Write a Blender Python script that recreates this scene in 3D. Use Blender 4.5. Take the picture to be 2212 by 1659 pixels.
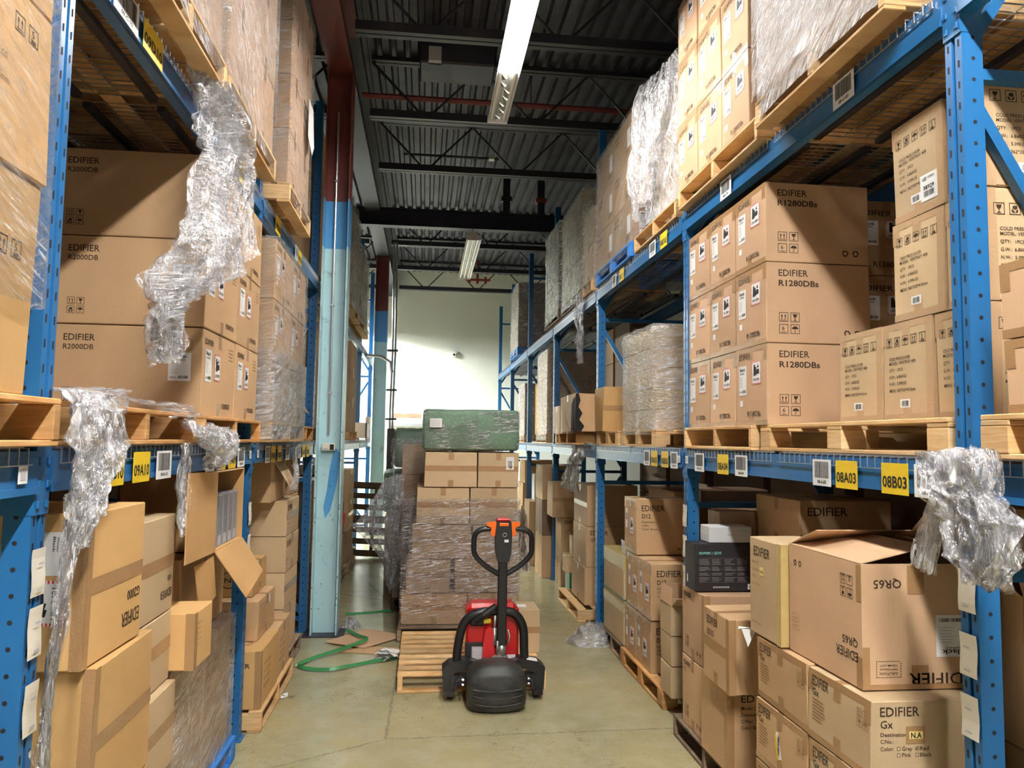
import bpy, math, random
from mathutils import Vector, Matrix, noise
random.seed(7)
S = bpy.context.scene
for o in list(bpy.data.objects): bpy.data.objects.remove(o)
COL = S.collection
# ---------------------------------------------------------------- camera
F_PX, YAW, PITCH, ROLL, EYE = 1650.0, .1126, .0735, .0144, 1.952
cy, sy, cp, sp = math.cos(YAW), math.sin(YAW), math.cos(PITCH), math.sin(PITCH)
fw = Vector((sy*cp, cy*cp, sp)); rt = Vector((cy, -sy, 0)); up = rt.cross(fw)
cr, sr = math.cos(ROLL), math.sin(ROLL)
rt2 = rt*cr+up*sr; up2 = up*cr-rt*sr
cd = bpy.data.cameras.new('camera'); cam = bpy.data.objects.new('camera', cd); COL.objects.link(cam)
m = Matrix((rt2, up2, -fw)).transposed().to_4x4(); m.translation = Vector((0, 0, EYE)); cam.matrix_world = m
cd.sensor_width = 36; cd.lens = F_PX/2212*36; cd.clip_start = .05; cd.clip_end = 100
S.camera = cam
# ---------------------------------------------------------------- world, exposure
w = bpy.data.worlds.new('World'); S.world = w; w.use_nodes = True
w.node_tree.nodes['Background'].inputs[0].default_value = (.55, .6, .75, 1)
w.node_tree.nodes['Background'].inputs[1].default_value = .02
S.view_settings.view_transform = 'Standard'; S.view_settings.look = 'None'; S.view_settings.gamma = 1
S.view_settings.use_curve_mapping = False; S.view_settings.exposure = 2.2
TUBE_POWER = 21.0      # emission strength of the burning fluorescent tubes
BACK_POWER = 330.0
# ---------------------------------------------------------------- materials
MATS = {}
def mat(name, col, rough=.6, metal=0, spec=.5):
    m = bpy.data.materials.new(name); m.use_nodes = True; b = m.node_tree.nodes['Principled BSDF']
    b.inputs['Base Color'].default_value = (*col, 1); b.inputs['Roughness'].default_value = rough
    b.inputs['Metallic'].default_value = metal
    b.inputs['Specular IOR Level'].default_value = spec
    MATS[name] = m; return m
def nd(m, t, **kw):
    n = m.node_tree.nodes.new(t)
    for k, v in kw.items():
        if k.startswith('i_'):
            n.inputs[k[2:].replace('_', ' ')].default_value = v
        else: setattr(n, k, v)
    return n
def ln(m, a, b): m.node_tree.links.new(a, b)
def ramp(m, fac, stops):
    r = nd(m, 'ShaderNodeValToRGB'); cr_ = r.color_ramp
    while len(cr_.elements) < len(stops): cr_.elements.new(.5)
    for e, (p, c) in zip(cr_.elements, stops): e.position = p; e.color = (*c, 1) if len(c) == 3 else c
    ln(m, fac, r.inputs[0]); return r.outputs[0]
def coords(m, scale=(1, 1, 1), obj=True):
    t = nd(m, 'ShaderNodeTexCoord'); mp = nd(m, 'ShaderNodeMapping'); mp.inputs['Scale'].default_value = scale
    ln(m, t.outputs['Object' if obj else 'Generated'], mp.inputs[0]); return mp.outputs[0]
def mix(m, f, a, b, mode='MIX'):
    x = nd(m, 'ShaderNodeMix', data_type='RGBA', blend_type=mode)
    for s, v in ((x.inputs[0], f), (x.inputs[6], a), (x.inputs[7], b)):
        if hasattr(v, 'links'): ln(m, v, s)
        else: s.default_value = v if not isinstance(v, tuple) else (*v, 1)
    return x.outputs[2]
def noise_tex(m, vec, scale, detail=3, rough=.5, dist=0):
    n = nd(m, 'ShaderNodeTexNoise'); n.inputs['Scale'].default_value = scale; n.inputs['Detail'].default_value = detail
    n.inputs['Roughness'].default_value = rough; n.inputs['Distortion'].default_value = dist
    if vec is not None: ln(m, vec, n.inputs['Vector'])
    return n.outputs[0]
def bump(m, h, strength=.3, dist=.01):
    b = nd(m, 'ShaderNodeBump'); b.inputs['Strength'].default_value = strength; b.inputs['Distance'].default_value = dist
    ln(m, h, b.inputs['Height']); return b.outputs[0]
def B(m): return m.node_tree.nodes['Principled BSDF']
def card(name, c, var=.16):
    m = mat(name, c, .72, 0, .3)
    oi = nd(m, 'ShaderNodeObjectInfo')
    v = coords(m, (1, 1, 1)); n = noise_tex(m, v, 2.2, 2); n2 = noise_tex(m, v, 260, 2)
    c1 = mix(m, n, (c[0]*.86, c[1]*.85, c[2]*.82), (c[0]*1.13, c[1]*1.13, c[2]*1.15))
    hs = nd(m, 'ShaderNodeHueSaturation'); mr = nd(m, 'ShaderNodeMapRange')
    mr.inputs['To Min'].default_value = 1-var; mr.inputs['To Max'].default_value = 1+var*.6
    ln(m, oi.outputs['Random'], mr.inputs[0]); ln(m, mr.outputs[0], hs.inputs['Value']); ln(m, c1, hs.inputs['Color'])
    c2 = mix(m, .10, hs.outputs[0], n2, 'OVERLAY')
    ln(m, c2, B(m).inputs['Base Color'])
    v3 = coords(m, (1, 1, .05)); n3 = noise_tex(m, v3, 130, 1)
    ln(m, bump(m, n3, .12, .004), B(m).inputs['Normal'])
    return m
card('cardboard', (.52, .34, .185)); card('cardboard_tan', (.57, .42, .25)); card('cardboard_orange', (.60, .37, .15))
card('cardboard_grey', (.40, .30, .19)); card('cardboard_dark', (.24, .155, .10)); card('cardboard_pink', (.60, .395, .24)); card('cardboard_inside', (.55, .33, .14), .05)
mat('ink', (.045, .028, .018), .7, 0, .2); mat('ink_faint', (.24, .14, .07), .7, 0, .2)
def tape(name, c, r=.22):
    m = mat(name, c, r, 0, .6); v = coords(m, (1, 1, 1)); n = noise_tex(m, v, 35, 3, .6, 1.5)
    ln(m, bump(m, n, .5, .004), B(m).inputs['Normal']); return m
tape('tape', (.40, .235, .11)); tape('tape_light', (.52, .35, .2), .15); tape('tape_yellow', (.50, .38, .15), .3); tape('tape_black', (.02, .02, .022), .3)
mat('paper', (.82, .82, .82), .6); mat('paper_cream', (.78, .74, .64), .6); mat('label_grey', (.5, .5, .52), .6); mat('black_print', (.012, .012, .014), .6)
mat('yellow_tag', (.78, .55, .02), .45); mat('red_hatch', (.75, .05, .04), .5); mat('hole', (.012, .012, .015), .9)
def wood(name, c1, c2):
    m = mat(name, c1, .75, 0, .25); oi = nd(m, 'ShaderNodeObjectInfo')
    t = nd(m, 'ShaderNodeTexCoord'); ad = nd(m, 'ShaderNodeVectorMath', operation='ADD'); ml = nd(m, 'ShaderNodeVectorMath', operation='SCALE')
    cb = nd(m, 'ShaderNodeCombineXYZ')
    for i in range(3): ln(m, oi.outputs['Random'], cb.inputs[i])
    ml.inputs['Scale'].default_value = 13; ln(m, cb.outputs[0], ml.inputs[0]); ln(m, t.outputs['Object'], ad.inputs[0]); ln(m, ml.outputs[0], ad.inputs[1])
    mp = nd(m, 'ShaderNodeMapping'); mp.inputs['Scale'].default_value = (4, 4, 42); ln(m, ad.outputs[0], mp.inputs[0])
    n = noise_tex(m, mp.outputs[0], 1.3, 4, .6, .8); big = noise_tex(m, ad.outputs[0], 3, 2)
    c = ramp(m, n, [(.3, c2), (.65, c1)]); c = mix(m, big, c, (c1[0]*1.15, c1[1]*1.0, c1[2]*.85), 'MULTIPLY')
    hs = nd(m, 'ShaderNodeHueSaturation'); mr = nd(m, 'ShaderNodeMapRange'); mr.inputs['To Min'].default_value = .75; mr.inputs['To Max'].default_value = 1.3
    ln(m, oi.outputs['Random'], mr.inputs[0]); ln(m, mr.outputs[0], hs.inputs['Value']); ln(m, c, hs.inputs['Color'])
    ln(m, hs.outputs[0], B(m).inputs['Base Color']); ln(m, bump(m, n, .3, .003), B(m).inputs['Normal']); return m
wood('wood', (.74, .58, .36), (.56, .40, .21)); wood('wood_orange', (.66, .45, .22), (.46, .28, .12)); wood('wood_old', (.38, .30, .22), (.22, .16, .11)); wood('wood_dark', (.13, .085, .055), (.06, .04, .03))
def paint(name, c, rough=.35, dirt=(.1, .08, .06), amt=.5, sc=9):
    m = mat(name, c, rough, .0, .5); v = coords(m); n = noise_tex(m, v, sc, 6, .7); n2 = noise_tex(m, v, 1.7, 3)
    f = ramp(m, n, [(.57, (0, 0, 0)), (.70, (amt, amt, amt))]); c0 = mix(m, n2, (c[0]*.8, c[1]*.8, c[2]*.8), (min(1, c[0]*1.15), min(1, c[1]*1.15), min(1, c[2]*1.15)))
    ln(m, mix(m, f, c0, dirt), B(m).inputs['Base Color']); return m
paint('rack_blue', (.018, .135, .34), .3, (.03, .12, .25), .35); paint('rack_blue_dark', (.02, .09, .22), .4, (.02, .05, .1), .4)
paint('pallet_blue', (.02, .2, .62), .55, (.5, .4, .1), .7, 20)
paint('column_red', (.17, .038, .03), .45, (.08, .03, .03), .3); paint('column_blue', (.08, .33, .66), .35, (.05, .2, .4), .2)
paint('column_pale', (.46, .70, .76), .35, (.16, .24, .28), .8, 5)
paint('steel_dark', (.03, .03, .042), .5, (.03, .03, .03), .4); paint('steel_purple', (.022, .02, .042), .5, (.02, .02, .03), .4)
mat('galv', (.55, .56, .58), .35, .9); mat('chrome', (.7, .7, .72), .2, 1); mat('conduit', (.5, .5, .5), .35, .8)
mat('pipe_red', (.28, .05, .045), .4)
def deckmat():
    m = mat('roof_deck', (.2, .2, .215), .55, .2); v = coords(m, (.3, .3, 1)); n = noise_tex(m, v, 6, 5, .7)
    ln(m, ramp(m, n, [(.3, (.035, .035, .055)), (.7, (.095, .095, .125))]), B(m).inputs['Base Color'])
deckmat()
def floor_mat():
    m = mat('floor_concrete', (.35, .32, .2), .3, 0, .5); v = coords(m)
    n1 = noise_tex(m, v, .7, 4, .6); n2 = noise_tex(m, v, 5, 6, .65); n3 = noise_tex(m, v, 60, 3, .6)
    c = ramp(m, n1, [(.3, (.30, .275, .15)), (.5, (.37, .33, .18)), (.72, (.46, .36, .175))])
    c = mix(m, ramp(m, n2, [(.42, (.0, .0, .0)), (.7, (.5, .5, .5))]), c, (.44, .43, .30))
    # scuffs: thin worm-like marks
    mp = nd(m, 'ShaderNodeMapping'); mp.inputs['Scale'].default_value = (9, 15, 1); ln(m, v, mp.inputs[0])
    vo = nd(m, 'ShaderNodeTexVoronoi', feature='DISTANCE_TO_EDGE'); vo.inputs['Scale'].default_value = 1.6
    wob = nd(m, 'ShaderNodeTexNoise'); wob.inputs['Scale'].default_value = 3; ln(m, mp.outputs[0], wob.inputs['Vector'])
    ln(m, mix(m, .35, mp.outputs[0], wob.outputs[1], 'ADD'), vo.inputs['Vector'])
    edge = ramp(m, vo.outputs['Distance'], [(.0, (1, 1, 1)), (.035, (0, 0, 0))])
    gate = ramp(m, noise_tex(m, v, 7, 3, .6), [(.50, (0, 0, 0)), (.56, (.85, .85, .85))])
    gate2 = ramp(m, noise_tex(m, v, 1.1, 2), [(.42, (0, 0, 0)), (.58, (1, 1, 1))])
    sc = mix(m, 1.0, mix(m, 1.0, edge, gate, 'MULTIPLY'), gate2, 'MULTIPLY')
    c = mix(m, sc, c, (.12, .10, .07))
    # long hairline cracks and joints
    vo2 = nd(m, 'ShaderNodeTexVoronoi', feature='DISTANCE_TO_EDGE'); vo2.inputs['Scale'].default_value = .33
    ln(m, mix(m, .05, v, wob.outputs[1], 'ADD'), vo2.inputs['Vector'])
    e2 = ramp(m, vo2.outputs['Distance'], [(.0, (.55, .55, .55)), (.002, (0, 0, 0))])
    c = mix(m, e2, c, (.11, .10, .08)); c = mix(m, .12, c, n3, 'OVERLAY')
    ln(m, c, B(m).inputs['Base Color'])
    rr = nd(m, 'ShaderNodeMapRange'); rr.inputs['To Min'].default_value = .10; rr.inputs['To Max'].default_value = .34
    ln(m, n2, rr.inputs[0]); ln(m, rr.outputs[0], B(m).inputs['Roughness']); ln(m, bump(m, n2, .06, .01), B(m).inputs['Normal'])
floor_mat()
def wallm():
    m = mat('wall_paint', (.76, .78, .73), .7); v = coords(m); n = noise_tex(m, v, .8, 4)
    ln(m, ramp(m, n, [(.3, (.72, .74, .69)), (.7, (.80, .82, .77))]), B(m).inputs['Base Color'])
wallm(); mat('wall_dark', (.16, .15, .14), .9)
def film(name, milky, alpha, streak=(1.2, 1.2, 16), sc=3.2, bs=1.0, tint=(.93, .93, .95), rot=(0, 0, 0), rough=.2, dist=.5, crease_glint=.5):
    m = bpy.data.materials.new(name); m.use_nodes = True; nt = m.node_tree; nt.nodes.clear(); MATS[name] = m
    out = nd(m, 'ShaderNodeOutputMaterial'); tr = nd(m, 'ShaderNodeBsdfTransparent'); gl = nd(m, 'ShaderNodeBsdfGlossy'); df = nd(m, 'ShaderNodeBsdfDiffuse')
    tr.inputs[0].default_value = (*tint, 1); gl.inputs[0].default_value = (1, 1, 1, 1); gl.inputs['Roughness'].default_value = rough; df.inputs[0].default_value = (.85, .85, .87, 1)
    t = nd(m, 'ShaderNodeTexCoord'); m0 = nd(m, 'ShaderNodeMapping'); m0.inputs['Rotation'].default_value = rot; m1 = nd(m, 'ShaderNodeMapping'); m1.inputs['Scale'].default_value = streak
    ln(m, t.outputs['Object'], m0.inputs[0]); ln(m, m0.outputs[0], m1.inputs[0]); v = m1.outputs[0]
    n = noise_tex(m, v, sc, 4, .62, dist); n2 = noise_tex(m, v, sc*3.1, 3, .6, dist*.5); n3 = noise_tex(m, m0.outputs[0], 2.6, 2, .5)
    h = nd(m, 'ShaderNodeMath', operation='ADD'); k = nd(m, 'ShaderNodeMath', operation='MULTIPLY'); k.inputs[1].default_value = .4
    ln(m, n2, k.inputs[0]); ln(m, n, h.inputs[0]); ln(m, k.outputs[0], h.inputs[1])
    b = bump(m, h.outputs[0], bs, .05); ln(m, b, gl.inputs['Normal'])
    f1 = ramp(m, n2, [(.42, (alpha*.25,)*3), (.66, (min(1, alpha*2.2),)*3)])
    mx = nd(m, 'ShaderNodeMixShader'); ln(m, f1, mx.inputs[0]); ln(m, tr.outputs[0], mx.inputs[1]); ln(m, gl.outputs[0], mx.inputs[2])
    f2 = ramp(m, n, [(.46, (milky*.15,)*3), (.68, (min(1, milky*2.2),)*3)]); f3 = ramp(m, n3, [(.35, (.35,)*3), (.65, (1,)*3)])
    fm0 = nd(m, 'ShaderNodeMath', operation='MULTIPLY'); ln(m, f2, fm0.inputs[0]); ln(m, f3, fm0.inputs[1])
    n4 = noise_tex(m, v, sc*2.2, 5, .7, dist*2); gate = ramp(m, n3, [(.38, (.12, .12, .12)), (.54, (1, 1, 1))]); cs = ramp(m, n4, [(.55, (0, 0, 0)), (.60, (crease_glint,)*3)])  # white diffuse streaks painted in as glints along the film creases
    fg = nd(m, 'ShaderNodeMath', operation='MULTIPLY'); ln(m, gate, fg.inputs[0]); ln(m, cs, fg.inputs[1])
    fm = nd(m, 'ShaderNodeMath', operation='MAXIMUM'); ln(m, fm0.outputs[0], fm.inputs[0]); ln(m, fg.outputs[0], fm.inputs[1])
    mx2 = nd(m, 'ShaderNodeMixShader'); ln(m, fm.outputs[0], mx2.inputs[0]); ln(m, mx.outputs[0], mx2.inputs[1]); ln(m, df.outputs[0], mx2.inputs[2]); ln(m, mx2.outputs[0], out.inputs[0])
D45 = (math.radians(38), 0, 0)
film('film', .08, .2, (1.3, 1.3, 14), 3.0, rot=(math.radians(20), math.radians(15), 0)); film('film_diag', .16, .3, (2, 2, 16), 2.6, rot=D45, crease_glint=.85)
film('film_milky', .26, .3, (2.2, 2.2, 11), 2.6, rot=(math.radians(-15), math.radians(10), 0)); film('film_white', .45, .4, (2, 2, 16), 2.6, rot=D45, crease_glint=.95)
film('film_grey', .14, .34, (2, 2, 11), 2.6, 1, (.72, .78, .75), rot=D45, crease_glint=.7); film('film_thin', .12, .3, (9, 9, 1.2), 2.2)
film('film_jack', .03, .16, (1.5, 1.5, 22), 2.6, rot=(0, math.radians(7), 0), rough=.15, crease_glint=1.0)
film('film_hang', .22, .36, (11, 11, 3.0), 2.0, dist=1.2, crease_glint=.8); film('film_hang_white', .6, .4, (9, 9, 3), 2.2, dist=1.4)
def emis(name, c, s):
    m = bpy.data.materials.new(name); m.use_nodes = True; b = m.node_tree.nodes['Principled BSDF']
    b.inputs['Base Color'].default_value = (*c, 1); b.inputs['Emission Color'].default_value = (*c, 1); b.inputs['Emission Strength'].default_value = s; MATS[name] = m
emis('tube_lit', (1, .97, .93), TUBE_POWER); emis('tube_back', (1, .97, .93), TUBE_POWER*4.1); emis('tube_dock', (.96, 1, .94), BACK_POWER)
mat('tube_off', (.75, .75, .68), .25); mat('reflector', (.82, .82, .82), .35, .1); mat('foil', (.5, .45, .4), .2, .9)
mat('black_plastic', (.016, .016, .018), .42); mat('black_paint', (.012, .012, .014), .3); mat('jack_red', (.55, .012, .015), .25); mat('orange_plastic', (.85, .16, .01), .35)
mat('silver', (.42, .41, .38), .35, .7); mat('yellow_paint', (.8, .6, .05), .4)
def rubber():
    m = mat('cover_rubber', (.02, .022, .02), .5); v = coords(m, (1, 1, 3)); n = noise_tex(m, v, 5, 4, .6)
    ln(m, ramp(m, n, [(.35, (.012, .013, .012)), (.7, (.05, .052, .045))]), B(m).inputs['Base Color'])
rubber()
def foam():
    m = mat('foam_green', (.13, .23, .15), .45); v = coords(m); n = noise_tex(m, v, 55, 3, .7)
    ln(m, ramp(m, n, [(.35, (.11, .20, .13)), (.65, (.18, .30, .205))]), B(m).inputs['Base Color']); ln(m, bump(m, n, .4, .01), B(m).inputs['Normal'])
foam()
mat('strap_green', (.04, .23, .07), .3); mat('green_edge', (.02, .16, .07), .4); mat('plastic_white', (.8, .8, .78), .35); mat('box_black', (.018, .018, .022), .4); mat('print_grey', (.16, .15, .155), .6); mat('print_cyan', (.25, .65, .68), .6)
mat('box_silver', (.58, .60, .63), .4); mat('game_grey', (.22, .23, .25), .3); mat('junk_blue', (.05, .12, .3), .5); mat('glass_dark', (.01, .01, .01), .1)
mat('yellow_pale', (.85, .68, .25), .5); mat('polybag', (.5, .55, .6), .3)
# ---------------------------------------------------------------- mesh builder
V3 = Vector
class M:
    def __init__(s): s.v = []; s.f = []; s.mi = []; s.mats = []
    def m_(s, n):
        if n not in s.mats: s.mats.append(n)
        return s.mats.index(n)
    def add(s, vs, fs, mt):
        o = len(s.v); s.v += [V3(p) for p in vs]; i = s.m_(mt)
        for f in fs: s.f.append([o+k for k in f]); s.mi.append(i)
        return s
    def box(s, a, b, mt, rot=None, piv=None):
        (x0, y0, z0), (x1, y1, z1) = a, b
        vs = [V3((x, y, z)) for z in (z0, z1) for y in (y0, y1) for x in (x0, x1)]
        if rot:
            c = V3(piv) if piv else (V3(a)+V3(b))/2
            vs = [c+rot@(p-c) for p in vs]
        return s.add(vs, [(0, 2, 3, 1), (4, 5, 7, 6), (0, 1, 5, 4), (2, 6, 7, 3), (0, 4, 6, 2), (1, 3, 7, 5)], mt)
    def bbox(s, a, b, mt, r=.01):     # bevelled box (chamfered)
        (x0, y0, z0), (x1, y1, z1) = a, b; vs = []; idx = {}
        r = min(r, (x1-x0)*.45, (y1-y0)*.45, (z1-z0)*.45)
        X = (x0, x1); Y = (y0, y1); Z = (z0, z1)
        for i in (0, 1):
            for j in (0, 1):
                for k in (0, 1):
                    p = V3((X[i], Y[j], Z[k])); q = V3((r*(1-2*i), r*(1-2*j), r*(1-2*k)))
                    for a_ in range(3):
                        w_ = q.copy(); w_[a_] = 0; idx[(i, j, k, a_)] = len(vs); vs.append(p+w_)
        fs = []
        for i in (0, 1):
            f = [idx[(i, 0, 0, 0)], idx[(i, 1, 0, 0)], idx[(i, 1, 1, 0)], idx[(i, 0, 1, 0)]]; fs.append(f if i else f[::-1])
            f = [idx[(0, i, 0, 1)], idx[(1, i, 0, 1)], idx[(1, i, 1, 1)], idx[(0, i, 1, 1)]]; fs.append(f[::-1] if i else f)
            f = [idx[(0, 0, i, 2)], idx[(1, 0, i, 2)], idx[(1, 1, i, 2)], idx[(0, 1, i, 2)]]; fs.append(f if i else f[::-1])
        for a0 in (0, 1):
            for b0 in (0, 1):
                fs.append([idx[(0, a0, b0, 1)], idx[(1, a0, b0, 1)], idx[(1, a0, b0, 2)], idx[(0, a0, b0, 2)]])
                fs.append([idx[(a0, 0, b0, 0)], idx[(a0, 1, b0, 0)], idx[(a0, 1, b0, 2)], idx[(a0, 0, b0, 2)]])
                fs.append([idx[(a0, b0, 0, 0)], idx[(a0, b0, 1, 0)], idx[(a0, b0, 1, 1)], idx[(a0, b0, 0, 1)]])
        for i in (0, 1):
            for j in (0, 1):
                for k in (0, 1): fs.append([idx[(i, j, k, 0)], idx[(i, j, k, 1)], idx[(i, j, k, 2)]])
        return s.add(vs, fs, mt)
    def bar(s, a, b, wx, wy, mt, upv=(0, 0, 1)):     # rectangular bar between two points
        a = V3(a); b = V3(b); d = (b-a).normalized(); u = V3(upv)
        if abs(d.dot(u)) > .98: u = V3((0, 1, 0))
        x = d.cross(u).normalized(); y = x.cross(d)
        vs = [p+x*i*wx/2+y*j*wy/2 for p in (a, b) for i, j in ((-1, -1), (1, -1), (1, 1), (-1, 1))]
        return s.add(vs, [(0, 1, 2, 3), (4, 7, 6, 5), (0, 4, 5, 1), (1, 5, 6, 2), (2, 6, 7, 3), (3, 7, 4, 0)], mt)
    def tube(s, pts, r, mt, n=10, cap=True):
        pts = [V3(p) for p in pts]; rs = r if isinstance(r, (list, tuple)) else [r]*len(pts); vs = []; fs = []
        x = None
        for i, p in enumerate(pts):
            d = (pts[min(i+1, len(pts)-1)]-pts[max(i-1, 0)]).normalized()
            if x is None: x = d.orthogonal().normalized()
            x = (x-d*x.dot(d)).normalized(); y = d.cross(x)
            for k in range(n):
                a = 2*math.pi*k/n; vs.append(p+(x*math.cos(a)+y*math.sin(a))*rs[i])
        for i in range(len(pts)-1):
            for k in range(n):
                a = i*n+k; b = i*n+(k+1) % n; fs.append((a, b, b+n, a+n))
        if cap: fs += [tuple(range(n))[::-1], tuple((len(pts)-1)*n+k for k in range(n))]
        return s.add(vs, fs, mt)
    def prism(s, poly, o, U, V, N, t, mt):            # polygon in UV plane extruded t along N
        o, U, V, N = V3(o), V3(U), V3(V), V3(N); n = len(poly)
        vs = [o+U*a+V*b for a, b in poly]+[o+U*a+V*b+N*t for a, b in poly]
        fs = [tuple(range(n))[::-1], tuple(range(n, 2*n))]+[(i, (i+1) % n, n+(i+1) % n, n+i) for i in range(n)]
        return s.add(vs, fs, mt)
    def build(s, name, parent=None, loc=(0, 0, 0), rz=0, warp=None, smooth=False, **tags):
        me = bpy.data.meshes.new(name)
        me.from_pydata([warp(p) if warp else p for p in s.v], [], s.f)
        for n in s.mats: me.materials.append(MATS[n])
        me.polygons.foreach_set('material_index', s.mi)
        if smooth: me.polygons.foreach_set('use_smooth', [True]*len(s.f))
        me.update()
        o = bpy.data.objects.new(name, me); COL.objects.link(o); o.location = loc; o.rotation_euler[2] = rz
        if parent: o.parent = parent
        for k, v in tags.items(): o[k] = v
        return o
def empty(name, loc=(0, 0, 0), rz=0, **tags):
    o = bpy.data.objects.new(name, None); o.empty_display_size = .1; COL.objects.link(o); o.location = loc; o.rotation_euler[2] = rz
    for k, v in tags.items(): o[k] = v
    return o
def copy_tree(o, loc=None, rz=None, parent=None, **tags):
    c = o.copy(); COL.objects.link(c)
    if parent is not None: c.parent = parent
    if loc is not None: c.location = loc
    if rz is not None: c.rotation_euler[2] = rz
    for ch in o.children: copy_tree(ch, parent=c)
    for k, v in tags.items(): c[k] = v
    return c
# ---------------------------------------------------------------- text
TC = {}
def glyphs(t, bold=False):
    if (t, bold) in TC: return TC[(t, bold)]
    c = bpy.data.curves.new('t', 'FONT'); c.body = t; c.size = 1; c.resolution_u = 2
    c.offset = .02 if bold else .008
    o = bpy.data.objects.new('t', c); COL.objects.link(o); dg = bpy.context.evaluated_depsgraph_get()
    me = bpy.data.meshes.new_from_object(o.evaluated_get(dg))
    vs = [(v.co.x, v.co.y) for v in me.vertices]; fs = [tuple(p.vertices) for p in me.polygons]
    bpy.data.objects.remove(o); bpy.data.curves.remove(c); bpy.data.meshes.remove(me)
    x0 = min([v[0] for v in vs] or [0]); x1 = max([v[0] for v in vs] or [1]); H = .70
    r = ([((x-x0)/H, y/H) for x, y in vs], fs, (x1-x0)/H); TC[(t, bold)] = r; return r
class Face:          # drawing surface: origin, u, v, normal in the thing's own frame; W,H its extents
    def __init__(s, o, U, V, N, W, H): s.o, s.U, s.V, s.N, s.W, s.H = V3(o), V3(U), V3(V), V3(N), W, H
    def p(s, u, v, e): return s.o+s.U*u+s.V*v+s.N*e
    def rect(s, mb, u0, v0, u1, v1, mt, e=.0006, a=0):
        n = max(1, int(max(u1-u0, v1-v0)/.08)); vs = []; fs = []; cu, cv = (u0+u1)/2, (v0+v1)/2; ca, sa = math.cos(a), math.sin(a)
        for j in range(n+1):
            for i in range(n+1):
                u = u0+(u1-u0)*i/n-cu; v = v0+(v1-v0)*j/n-cv
                vs.append(s.p(cu+u*ca-v*sa, cv+u*sa+v*ca, e))
        for j in range(n):
            for i in range(n): k = j*(n+1)+i; fs.append((k, k+1, k+n+2, k+n+1))
        mb.add(vs, fs, mt)
    def poly(s, mb, pts, mt, e=.0008): mb.add([s.p(u, v, e) for u, v in pts], [tuple(range(len(pts)))], mt)
    def text(s, mb, t, u, v, h, w=None, mt='ink', rot=0, e=.001, bold=False):   # u,v = lower-left of the text as read
        vs, fs, tw = glyphs(t, bold); k = (w/tw) if w else h; ca, sa = math.cos(rot), math.sin(rot)
        mb.add([s.p(u+x*k*ca-y*h*sa, v+x*k*sa+y*h*ca, e) for x, y in vs], fs, mt)
    def frame(s, mb, u0, v0, u1, v1, t, mt='ink', e=.0008):
        for r in ((u0, v0, u1, v0+t), (u0, v1-t, u1, v1), (u0, v0, u0+t, v1), (u1-t, v0, u1, v1)): s.poly(mb, [(r[0], r[1]), (r[2], r[1]), (r[2], r[3]), (r[0], r[3])], mt, e)
def icon(F, mb, kind, u, v, s, rot=0, mt='ink'):
    def P(pts): 
        q = []
        for a, b in pts:
            if rot: a, b = 1-a, 1-b
            q.append((u+a*s, v+b*s))
        F.poly(mb, q, mt, .001)
    def R(a, b, c, d): P([(a, b), (c, b), (c, d), (a, d)])
    t = .06; R(0, 0, 1, t); R(0, 1-t, 1, 1); R(0, 0, t, 1); R(1-t, 0, 1, 1)
    if kind == 'up':
        for c in (.32, .68): R(c-.04, .25, c+.04, .6); P([(c-.12, .58), (c+.12, .58), (c, .82)])
        R(.15, .14, .85, .2)
    elif kind == 'glass':
        P([(.25, .82), (.75, .82), (.65, .52), (.5, .45), (.35, .52)]); R(.46, .2, .54, .46); R(.32, .14, .68, .2)
    elif kind == 'umb':
        P([(.15, .5)]+[(.5-.35*math.cos(i*math.pi/8), .5+.3*math.sin(i*math.pi/8)) for i in range(1, 8)]+[(.85, .5)]); R(.47, .2, .53, .5); R(.36, .16, .53, .22)
    elif kind == 'hand':
        P([(.3, .75), (.7, .8), (.75, .55), (.55, .42), (.3, .5)]); P([(.2, .5), (.32, .42), (.5, .2), (.42, .14), (.2, .25)]); P([(.8, .5), (.6, .35), (.52, .15), (.75, .2)])
    else:
        F.text(mb, kind, u+.33*s, v+.38*s, .42*s, mt=mt); 
        if kind == '5' or kind == 'S': R(.25, .12, .75, .2); R(.25, .24, .75, .3)
        else: R(.25, .14, .75, .2)
def recycle(F, mb, u, v, s, mt='ink'):
    for k in range(3):
        a = k*2.09; ca, sa = math.cos(a), math.sin(a)
        F.poly(mb, [(u+s*(x*ca-y*sa), v+s*(x*sa+y*ca)) for x, y in ((-.3, .35), (.22, .35), (.45, .0), (.3, -.02), (.1, .22), (-.25, .22))], mt, .001)
def caution(F, mb, u, v, w, h, rot=0, mt='ink_faint'):
    n = 12
    for i in range(n):
        for vv in (v, v+h): F.poly(mb, [(u+w*i/n, vv), (u+w*(i+.6)/n, vv), (u+w*(i+.6)/n, vv+.003), (u+w*i/n, vv+.003)], mt)
    for i in range(6):
        for uu in (u, u+w): F.poly(mb, [(uu, v+h*i/6), (uu+.003, v+h*i/6), (uu+.003, v+h*(i+.6)/6), (uu, v+h*(i+.6)/6)], mt)
    a = math.pi if rot else 0
    for k, (t, hh) in enumerate((('CAUTION', .16), ('HEAVY PACKAGE', .11), ('TEAM LIFT', .11))):
        vv = v+h*(.66-.24*k); 
        if rot: F.text(mb, t, u+w*.88, v+h-h*(.66-.24*k), h*hh, w*.74, mt, a)
        else: F.text(mb, t, u+w*.12, vv, h*hh, w*.74, mt)
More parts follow.
